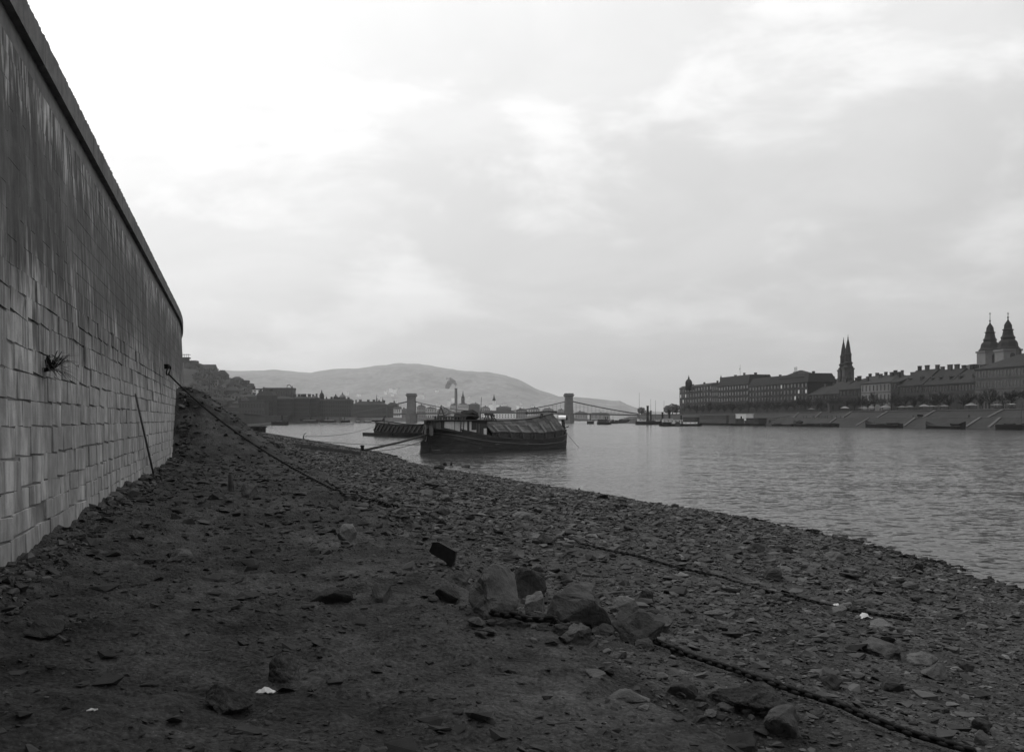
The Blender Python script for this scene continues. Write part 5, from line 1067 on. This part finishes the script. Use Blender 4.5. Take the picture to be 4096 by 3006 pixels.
for sy_ in (-6.5, 6.5):
    for lo, hi in ((XL - 90, XL), (XL, XR), (XR, XR + 90)):
        xx = np.linspace(lo, hi, 30); mb = MB(); [mb.bar((a - cx_, sy_, cz(a)), (b - cx_, sy_, cz(b)), .5, 1.0) for a, b in zip(xx, xx[1:])]; mb.build('suspension_chain', 'bridge_iron', br)
    me = None
    for X in np.arange(XL - 84, XR + 86, 5.0):
        h = cz(X) - dz(X)
        if h < .8 or min(abs(X - XL), abs(X - XR)) < 5.6: continue
        if me is None: mb = MB(); mb.box(-.07, .07, -.07, .07, 0, 1); me = mb.mesh('hanger'); me.materials.append(MATS['bridge_iron'])
        inst('hanger', me, br, Matrix.Translation((X - cx_, sy_, dz(X) - .3)) @ Matrix.Diagonal((1, 1, h + .3, 1)))
for X0, w in ((XL - 100, 9), (XR + 98, 9)): mb = MB(); mb.box(X0 - w - cx_, X0 + w - cx_, -11, 11, -2, dz(X0) - .1); mb.box(X0 - 6 - cx_, X0 + 6 - cx_, -9.5, -5, dz(X0) - .09, dz(X0) + 3.5); mb.build('abutment', 'bridge_stone', br)

# ------------------------------------------------------------------ river craft
def hullmb(Lh, B, h, bow=.5, stern=.3, n=18):
    mb = MB(); vs = []
    for i in range(n):
        t = i / (n - 1); b = max(.05, B / 2 * (1 - abs(2 * t - 1) ** 3.5) ** .6); s = h + bow * max(0, t - .75) ** 2 * 16 + stern * max(0, .25 - t) ** 2 * 16
        vs += [(t * Lh, -b * .85, -.5), (t * Lh, -b, s), (t * Lh, b, s), (t * Lh, b * .85, -.5)]
    return mb.add(vs, [(i * 4 + a, i * 4 + 4 + a, i * 4 + 5 + a, i * 4 + 1 + a) for i in range(n - 1) for a in range(3)] + [(i * 4, i * 4 + 3, i * 4 + 7, i * 4 + 4) for i in range(n - 1)] + [(0, 1, 2, 3), (n * 4 - 4, n * 4 - 1, n * 4 - 2, n * 4 - 3)])
def craft(name, label, x0, x1, wl, hull_h, houses=(), funnels=(), masts=(), rz=0.0, hull='black_tar', house='white_board', bow=.5, stern=.4, B=None, cat='boat', Y=None, heaps=(), group=None, along=None):
    Y = Y or WD(wl); L_ = (x1 - x0) * Y / F; A_ = (Y * (x0 - CX) / F, Y)
    if along is not None:                     # moored alongside the Pest quay: both ends lie on a line off the quay foot
        A_, B_ = pl(x0, along), pl(x1, along); L_ = math.hypot(B_[0] - A_[0], B_[1] - A_[1]); rz = math.atan2(B_[1] - A_[1], B_[0] - A_[0])
    cr_, sr_ = math.cos(rz), math.sin(rz)
    def lx(px): r = (px - CX) / F; return (r * A_[1] - A_[0]) / (cr_ - r * sr_)
    def kz(px): return (A_[1] + lx(px) * sr_) / F
    k = Y / F; root = empty(name, (A_[0], A_[1], 0), rz, label, cat, group); B = B or max(3.0, min(L_ * .17, 8))
    hullmb(L_, B, hull_h, bow, stern).build('hull', hull, root)
    mb = MB(); mb.box(L_ * .06, L_ * .94, -B * .42, B * .42, hull_h - .1, hull_h + .03); mb.build('deck', 'mid_wood', root)
    for a, b, top, m in houses:
        xa, xb, zt = lx(a), lx(b), EYE + (HY - top) * kz((a + b) / 2); zb_ = hull_h + .031; mb = MB(); mb.box(xa, xb, -B * .32, B * .32, zb_, zt); h_ = mb.build('deckhouse', m, root)
        mb = MB(); mb.box(xa - .25, xb + .25, -B * .38, B * .38, zt + .003, zt + .16); mb.build('house_roof', 'white_board' if m.startswith('white') else 'dark_wood', h_)
        n = int((xb - xa) / 2.4)
        for i in range(n): mb = MB(); x = xa + (i + .5) * (xb - xa) / n; mb.box(x - .30, x + .30, -B * .32 - .06, -B * .32 + .1, zb_ + (zt - zb_) * .48, zb_ + (zt - zb_) * .82); mb.build('window', 'glass_dark', h_)
    for px, top, w in funnels:
        x = lx(px); zt = EYE + (HY - top) * kz(px); mb = MB(); r = w * kz(px) / 2; mb.lathe([(r * 1.05, hull_h - .1), (r, zt - .5), (r * 1.15, zt - .45), (r * 1.15, zt), (r * .7, zt)], (x, .2, 0), 12); mb.build('funnel', 'black_tar', root, False)
    for px, top in masts: x = lx(px); zt = EYE + (HY - top) * kz(px); mb = MB(); mb.tube([(x, 0, hull_h - .1), (x, 0, zt)], [.16, .08], 6); mb.build('mast', 'dark_wood', root)
    for j, (a, b, top) in enumerate(heaps): xa, xb = lx(a), lx(b); k = kz((a + b) / 2); heap('cargo_heap', 'tarpaulin', (xa + xb) / 2, 0, hull_h - .05, xb - xa, B * .7, EYE + (HY - top) * k - hull_h, 60 + j + int(x0) % 17, root)
    return root
S_ = craft('paddle_steamer', 'white-decked paddle steamer with a long pale cabin on the open river', 2636, 2807, 1703.5, 1.5, [(2650, 2685, 1687, 'white_metal'), (2733, 2788, 1688, 'white_metal'), (2650, 2724, 1678.5, 'white_board')], [(2725, 1661, 6)], (), .0)
mb = MB(); k = WD(1703.5) / F; mb.tube([((2708 - 2636) * k, -2.9, 1.3), ((2708 - 2636) * k, 2.9, 1.3)], [1.7, 1.7], 14); mb.build('paddle_box', 'hull_tar', S_)
craft('tug_steamer', 'black-hulled steamer with two tall funnels and white deckhouses', 2542, 2650, 1698, 2.6, [(2552, 2566, 1675, 'white_board'), (2566, 2582, 1677, 'white_board'), (2622, 2636, 1677, 'white_board'), (2584, 2620, 1682, 'plaster')], [(2591, 1622, 9), (2604, 1641, 6)], [(2557, 1570), (2603, 1595)], .25)
craft('tug_steamer', 'dark steamer with a thick funnel lying behind the white paddle steamer', 2640, 2740, 1699.5, 2.6, [(2650, 2690, 1674, 'white_board'), (2700, 2730, 1678, 'white_board')], [(2650, 1647, 7), (2678, 1638, 8)], [(2622, 1600), (2656, 1602)], .1, Y=790)
craft('small_tug', 'small dark tug with one thin tall funnel near the right bridge tower', 2348, 2376, 1695, 2.6, [(2354, 2366, 1681, 'white_board')], [(2361, 1655, 4)], (), 0)
craft('ferry', 'dark bulky ferry with two short funnels beside the small tug', 2388, 2446, 1697, 1.8, [(2390, 2428, 1676, 'hull_tar'), (2424, 2438, 1680, 'plaster_light')], [(2422, 1666, 3.5), (2429, 1666, 3.5)], (), 0)
for i, (a, b, wl, ms) in enumerate([(2440, 2476, 1693, [(2452, 1655)]), (2470, 2512, 1691.5, [(2508, 1655)]), (2500, 2548, 1691, [(2520, 1655), (2514, 1658)]), (2476, 2536, 1690, [(2496, 1662)])]):
    craft('moored_lighter', ['dark lighter with one mast beside the ferry', 'dark lighter in the middle of the moored cluster', 'dark lighter with two masts beside the tall-funnelled steamer', 'dark lighter at the back of the moored cluster'][i], a, b, wl, 2.4, [(a + 6, a + 16, wl - 15, 'plaster_dark'), (a + 20, b - 6, wl - 13, 'hull_tar')], (), ms, 0, group='lighters moored by the bridge end')
# landing stages below the Pest quay
t = craft('landing_stage', 'long dark floating landing stage with a roofed shed under the grand building', 2738, 2925, 1699.5, 1.6, [(2745, 2795, 1668, 'plaster_dark'), (2812, 2920, 1661, 'hull_tar')], (), (), B=9, bow=0, stern=0, along=-6.5)
craft('landing_stage', 'floating landing stage with a white-windowed kiosk beside the long shed', 2925, 3060, 1700.5, 1.6, [(2958, 2998, 1655, 'white_board'), (2930, 2956, 1661, 'hull_tar'), (3000, 3050, 1672, 'plaster_dark')], (), (), B=9, bow=0, stern=0, along=-6.5)
craft('small_tug', 'low dark tug lying before the white-windowed kiosk', 2922, 3016, 1702, 1.4, [(2940, 2975, 1674, 'hull_tar'), (2978, 2990, 1682, 'dark_wood')], [(2966, 1664, 5)], (), 0)
gw = empty('gangway', (0, 0, 0), 0, 'trussed wooden gangway sloping from the stage up to the quay', 'gangway'); a, b = P(3000, 1690, 690), P(3180, 1668, 662); gw.location = a; d = b - a
for zo in (0, 1.3): mb = MB(); mb.bar(Vector((0, 0, zo)), d + Vector((0, 0, zo)), .5, .35); mb.build('chord', 'dark_wood', gw)
for i in range(7): mb = MB(); mb.bar(d * (i / 7), d * ((i + .5) / 7) + Vector((0, 0, 1.3)), .2); mb.bar(d * ((i + .5) / 7) + Vector((0, 0, 1.3)), d * ((i + 1) / 7), .2); mb.build('truss_brace', 'dark_wood', gw)
for px in (3058, 3078, 3100): c = P(px, 1700, 676) - a; mb = MB(); mb.box(c.x - .7, c.x + .7, c.y - .7, c.y + .7, -a.z - 1, d.z * (c.x / d.x) - .1); mb.build('pile', 'dark_wood', gw)
mb_spec = [((3088, 3180, 1703.5, 1.2, [(3095, 3130, 1690)], 'long low dark barge nearest the gangway'), 0), ((3176, 3290, 1705, 1.6, [(3180, 3210, 1678), (3215, 3285, 1691)], 'dark barge with a high stern below the crowd on the quay'), 0), ((3286, 3352, 1706, 1.4, [(3290, 3345, 1688)], 'dark barge with a rounded heap beside the high-sterned barge'), 0), ((3462, 3612, 1711, 1.7, [(3504, 3545, 1690), (3545, 3600, 1688)], 'dark barge with two heaped humps and an upright bow'), 0), ((3704, 3862, 1714, 1.3, [(3796, 3850, 1690)], 'dark sagging barge with a single rounded heap'), 0), ((3984, 4130, 1717.5, 2.2, [(4012, 4060, 1690)], 'dark barge with a tall mast at the right edge of the quay'), 0)]
for (x0, x1, wl, hh_, hp, lb), _ in mb_spec:
    t = craft('quay_barge', lb, x0, x1, wl, hh_, (), (), [(4085, 1600)] if x0 == 3984 else ([(x0 + 21, 1682), (x0 + 37, 1682)] if x0 == 3462 else ()), heaps=hp, along=-3.6, bow=2.2 if x0 in (3704, 3984) else .6, stern=2.4 if x0 in (3462, 3704, 3176) else .5, cat='barge', B=5.5, house='hull_tar')
# Buda side craft
craft('moored_lighter', 'dark lighter with a square stern moored past the rubble heap', 985, 1066, 1728, 1.7, [(990, 1058, 1705, 'plaster_dark')], (), (), -.2, B=6)
craft('moored_tug', 'dark tug with a pale wheelhouse moored on the left bank', 1085, 1154, 1700, 2.6, [(1108, 1130, 1683, 'plaster_light'), (1128, 1150, 1680, 'hull_tar')], [(1128, 1660, 4)], (), .0)
for i, (a, b, wl, fx_, lb) in enumerate([(1192, 1272, 1692, 1243, 'grey steamer with pale upper deck under the narrow quay house'), (1278, 1345, 1691, 1312, 'grey steamer with pale upper deck under the domed palace'), (1340, 1400, 1690, 1347, 'dark steamer with pale upper deck at the bridge end')]):
    craft('moored_steamer', lb, a, b, wl, 3.0, [(a + 18, b - 10, 1679, 'plaster_white'), (a + 6, a + 22, 1676, 'hull_tar')], [(fx_, 1652, 6), (fx_ + 30, 1656, 4)] if i == 2 else [(fx_, 1656, 5)], (), 0)
for i, (a, b) in enumerate([(1422, 1442), (1456, 1486), (1498, 1520)]): craft('small_boat', ['small covered boat nearest the moored steamers', 'small boat with a pale cabin under the bridge deck', 'small boat beside the left bridge pier'][i], a, b, 1689.5, 1.5, [(a + 4, b - 4, 1682, 'plaster_white')], (), (), 0)

# ------------------------------------------------------------------ life on the Pest quay: stairs, trees, stalls, lamps, people
def quay_pt(px, d, z_):
    """point on the Pest slope: d metres in from the water under photo column px"""
    q = pl(px, d); return Vector((q[0], q[1], z_))
def stair(px_b, px_t, d0, d1, z0, z1, label):
    a, b = quay_pt(px_b, d0, z0), quay_pt(px_t, d1, z1); t = empty('quay_stair', a, 0, label, 'stair', 'pale stairs on the quay slope'); n = 16; e = Vector((0, 2.0, 0)); dd = (b - a) / n
    for i in range(n):
        q = dd * i; mb = MB(); mb.hexa([q + Vector((0, -1.3, -.9)), q + dd + Vector((0, -1.3, -.9)), q + dd + Vector((0, 1.3, -.9)), q + Vector((0, 1.3, -.9)), q + Vector((0, -1.3, dd.z + .22)), q + dd + Vector((0, -1.3, dd.z + .22)), q + dd + Vector((0, 1.3, dd.z + .22)), q + Vector((0, 1.3, dd.z + .22))]); mb.build('step', 'quay_light', t)
for i, (a, b) in enumerate(((3305, 3345), (3425, 3475), (3615, 3660), (3862, 3920), (3955, 4000))): stair(a, b, 1.2, 8.0, .6, 5.0, 'pale stair climbing the lower quay slope to the ledge')
for i, (a, b) in enumerate(((3172, 3195), (3258, 3285), (3370, 3405), (3508, 3550), (3690, 3740), (3950, 4010))): stair(a, b, 9.2, 16.5, 5.1, 8.8, 'pale stair climbing the upper quay slope to the promenade')

def tree_proto(seed, h):
    r = random.Random(seed); tk, cr = MB(), MB()
    def grow(p, d, ln, rad, lev):
        segs = 3; pts = [p]; q = p
        for i in range(segs): d = (d + Vector((r.uniform(-.18, .18), r.uniform(-.18, .18), .05))).normalized(); q = q + d * ln / segs; pts.append(q)
        mb = tk if lev == 0 else cr; mb.tube(pts, [rad * (1 - .4 * i / segs) for i in range(segs + 1)], 6 if lev == 0 else 3, lev == 0)
        if lev >= 4: return
        for i in range(r.randint(3, 5) if lev else 7):
            a = r.uniform(0, 6.28); tlt = r.uniform(.35, .95); side = Vector((math.cos(a), math.sin(a), 0)); nd = (d * math.cos(tlt) + side * math.sin(tlt)).normalized()
            grow(pts[r.randint(1 if lev else 2, segs)], nd, ln * r.uniform(.55, .78), max(rad * .55, .06), lev + 1)
    grow(Vector((0, 0, -.3)), Vector((0, 0, 1)), h * .36, h * .02, 0)
    a = tk.mesh('trunk'); a.materials.append(MATS['bark']); b = cr.mesh('crown'); b.materials.append(MATS['bark']); return a, b
TP = [tree_proto(i, 11) for i in range(4)]
tr = random.Random(9)
def bare_tree(x, y, z_, s, label, group):
    a, b = TP[tr.randrange(4)]; t = empty('bare_tree', (x, y, z_), tr.random() * 6.28, label, 'tree', group); t.scale = (s, s, s * tr.uniform(.9, 1.1))
    inst('trunk', a, t, Matrix.Identity(4)); inst('crown', b, t, Matrix.Identity(4))
for i in range(58):
    Y = 440 + i * 8.2 + tr.uniform(-2, 2); off = 24 if i % 2 else 33
    bare_tree(pestX(Y) + off, Y, 8.9, tr.uniform(.95, 1.3), 'bare promenade tree standing before the riverside houses', 'bare trees along the promenade')
def leafy(name, x, y, z_, r_, h, label, group, seed, m='foliage'):
    q = random.Random(seed); t = empty(name, (x, y, z_), 0, label, 'tree', group); mb = MB(); mb.tube([(0, 0, -1), (0, 0, h * .5), (.3, 0, h * .8)], [r_ * .09, r_ * .07, r_ * .03], 6); mb.build('trunk', 'bark', t); mb = MB()
    for i in range(260):
        v = Vector((q.gauss(0, 1), q.gauss(0, 1), q.gauss(0, 1))).normalized() * q.random() ** .4; c = Vector((v.x * r_ * q.uniform(.75, 1.1), v.y * r_, h * .62 + v.z * h * .40)); a = Vector((q.gauss(0, 1), q.gauss(0, 1), q.gauss(0, 1))).normalized(); b = a.orthogonal().normalized(); s = r_ * .17
        mb.add([c - a * s, c + b * s * .7, c + a * s, c - b * s * .7], [(0, 1, 2, 3)])
    mb.build('crown', m, t)
for i, (px, Y, h) in enumerate(((2672, 1040, 10), (2690, 1030, 12), (2705, 1020, 11), (2566, 1090, 9))): leafy('bushy_tree', Y * (px - CX) / F, Y, 8.8, h * .55, h, 'rounded dark tree clump beyond the domed corner palace' if px > 2600 else 'small dark tree behind the tall-funnelled steamer', 'clump of dark trees' if px > 2600 else None, i)
for i in range(64):
    px = tr.uniform(745, 1010); Y = tr.uniform(1100, 1440); zt = terrain_z(px, Y, castle); h = tr.uniform(8, 15)
    leafy('hill_tree', Y * (px - CX) / F, Y, zt - .5, h * .5, h, 'dark bushy tree on the castle hill slope', 'trees on the castle hill', 100 + i)
# stalls with pale awnings, crates
for i, px in enumerate((3248, 3380, 3455, 3490, 3545, 3612, 3642, 3700, 3735, 3782, 3890, 3994, 4050)):
    c = quay_pt(px, 19.5 + (i % 3), 9.0); w = (3.0, 4.2, 5.0)[i % 3]; t = empty('market_stall', c, tr.uniform(-.2, .2), ['market stall with flat pale awning on the promenade', 'market stall with peaked pale awning on the promenade', 'wide market stall with pale awning on the promenade'][i % 3], 'stall', ['flat-roofed stalls', 'peaked stalls', 'wide stalls'][i % 3])
    for x in (-w / 2, w / 2):
        for y in (0, 2.4): mb = MB(); mb.bar((x, y, -.1), (x, y, 2.4), .12); mb.build('leg', 'dark_wood', t)
    mb = MB(); k = 1.0 if i % 3 == 1 else .25; mb.add([(-w / 2 - .5, -.5, 2.35), (w / 2 + .5, -.5, 2.35), (w / 2 + .5, 2.9, 2.35), (-w / 2 - .5, 2.9, 2.35), (-w * .12, 1.2, 2.55 + k), (w * .12, 1.2, 2.55 + k)], [(0, 1, 5, 4), (1, 2, 5), (2, 3, 4, 5), (3, 0, 4), (3, 2, 1, 0)]); mb.build('awning', 'awning', t)
    mb = MB(); mb.box(-w / 2 + .1, w / 2 - .1, .1, 1.4, -.1, 1.1); mb.build('counter', 'dark_wood', t)
kq = quay_pt(3318, 15.5, 8.0); building('quay_kiosk', 'small flat-roofed stone kiosk on the quay edge under the twin spires', (kq.x, kq.y), (kq.x + 8.2, kq.y - 1.0), 6, 5.0, 14.0, wall='plaster', roof='flat', rz_=.6, rm='plaster', bays=2, floors=1, base=4.6, trim=False, ww=1.1, cat='kiosk')
def person_mesh(seed):
    r = random.Random(seed); mb = MB(); c = Vector((0, 0, 0))
    rings = [(.10, .07, 0), (.15, .11, .08), (.17, .13, .45), (.18, .14, .85), (.16, .12, 1.02), (.21, .13, 1.30), (.20, .11, 1.42), (.07, .07, 1.50), (.09, .10, 1.58), (.105, .115, 1.66), (.14, .14, 1.69), (.09, .09, 1.70), (.07, .07, 1.80)]; n = 10; vs = []
    for a, b, z_ in rings:
        for j in range(n): t = 6.283 * j / n; vs.append((a * math.cos(t), b * math.sin(t), z_))
    m = len(rings); fs = [(i * n + j, i * n + (j + 1) % n, (i + 1) * n + (j + 1) % n, (i + 1) * n + j) for i in range(m - 1) for j in range(n)] + [tuple(range(n - 1, -1, -1)), tuple(range((m - 1) * n, m * n))]; mb.add(vs, fs)
    for s in (-1, 1): mb.tube([(s * .18, 0, 1.40), (s * .26, r.uniform(-.05, .1), 1.12), (s * .24, r.uniform(-.25, .05), .86)], [.06, .05, .035], 6); mb.tube([(s * .08, -.12 if s > 0 else .05, -.0), (s * .08, 0, .12)], [.06, .06], 6)
    a = mb.mesh('person'); a.materials.append(MATS['cloth_dark']); return a
PM = [person_mesh(i) for i in range(4)]
def person(c, label, group, k): o = bpy.data.objects.new('person', PM[k % 4]); o.location = c; o.rotation_euler = (0, 0, tr.random() * 6.28); link(o); tag(o, label, 'person', group)
for i, px in enumerate((3184, 3214, 3226, 3253, 3258, 3276, 3288, 3296, 3302, 3309, 3328, 3346, 3362, 3377)): person(quay_pt(px, 8.6, 5.08), 'dark-coated person standing on the quay ledge below the kiosk', 'crowd on the quay ledge', i)
person(quay_pt(3876, 8.6, 5.08), 'lone dark-coated person standing on the quay ledge', None, 1)
person(quay_pt(3652, 8.6, 5.08), 'dark-coated person beside a dark cart on the quay ledge', None, 2)
for i, px in enumerate((3160, 3170, 3395, 3402, 3415, 3440, 3520, 3560, 3580, 3665, 3680, 3760, 3830, 3845, 3930)): person(quay_pt(px, 18.6, 9.0), 'dark-coated person standing on the promenade by the stalls', 'people by the stalls', i)
c = quay_pt(3680, 8.8, 5.1); t = empty('hand_cart', c, 0, 'dark loaded hand cart standing on the quay ledge', 'cart'); mb = MB(); mb.box(-1.4, 1.4, -.6, .6, .7, 1.9); mb.build('load', 'tarpaulin', t)
for x in (-.8, .8): mb = MB(); mb.tube([(x, -.75, .5), (x, -.62, .5)], [.5, .5], 12); mb.build('wheel', 'dark_wood', t)
mb = MB(); mb.bar((-2.6, 0, .3), (-1.2, 0, .8), .1); mb.build('shaft', 'dark_wood', t)
for i, px in enumerate((3225, 3334, 3470, 3590, 3718, 3842, 3960)):
    c = quay_pt(px, 17.6, 8.95); t = empty('street_lamp', c, 0, 'slender dark street lamp on the promenade edge', 'lamp', 'street lamps on the promenade'); mb = MB(); mb.lathe([(.14, -.1), (.09, .6), (.05, 4.2)], (0, 0, 0), 8); mb.build('post', 'iron', t); mb = MB(); mb.lathe([(.1, 4.2), (.22, 4.7), (.26, 4.75), (.03, 5.05)], (0, 0, 0), 6); mb.build('lantern', 'glass_dark', t)

# ------------------------------------------------------------------ air
def haze():
    m = bpy.data.materials.new('haze'); m.use_nodes = True; t = m.node_tree; t.nodes.clear(); o = t.nodes.new('ShaderNodeOutputMaterial'); v = t.nodes.new('ShaderNodeVolumePrincipled')
    v.inputs['Color'].default_value = (.95, .95, .95, 1); v.inputs['Density'].default_value = HAZE; v.inputs['Anisotropy'].default_value = .55; t.links.new(v.outputs[0], o.inputs['Volume']); MATS['haze'] = m
    mb = MB(); mb.box(-6500, 6500, -700, 9800, -9, 620); o = mb.build('haze', 'haze'); tag(o, 'pale smoky air thickening towards the far hills', 'haze', kind='stuff')
HAZE = 6.8e-5
haze()
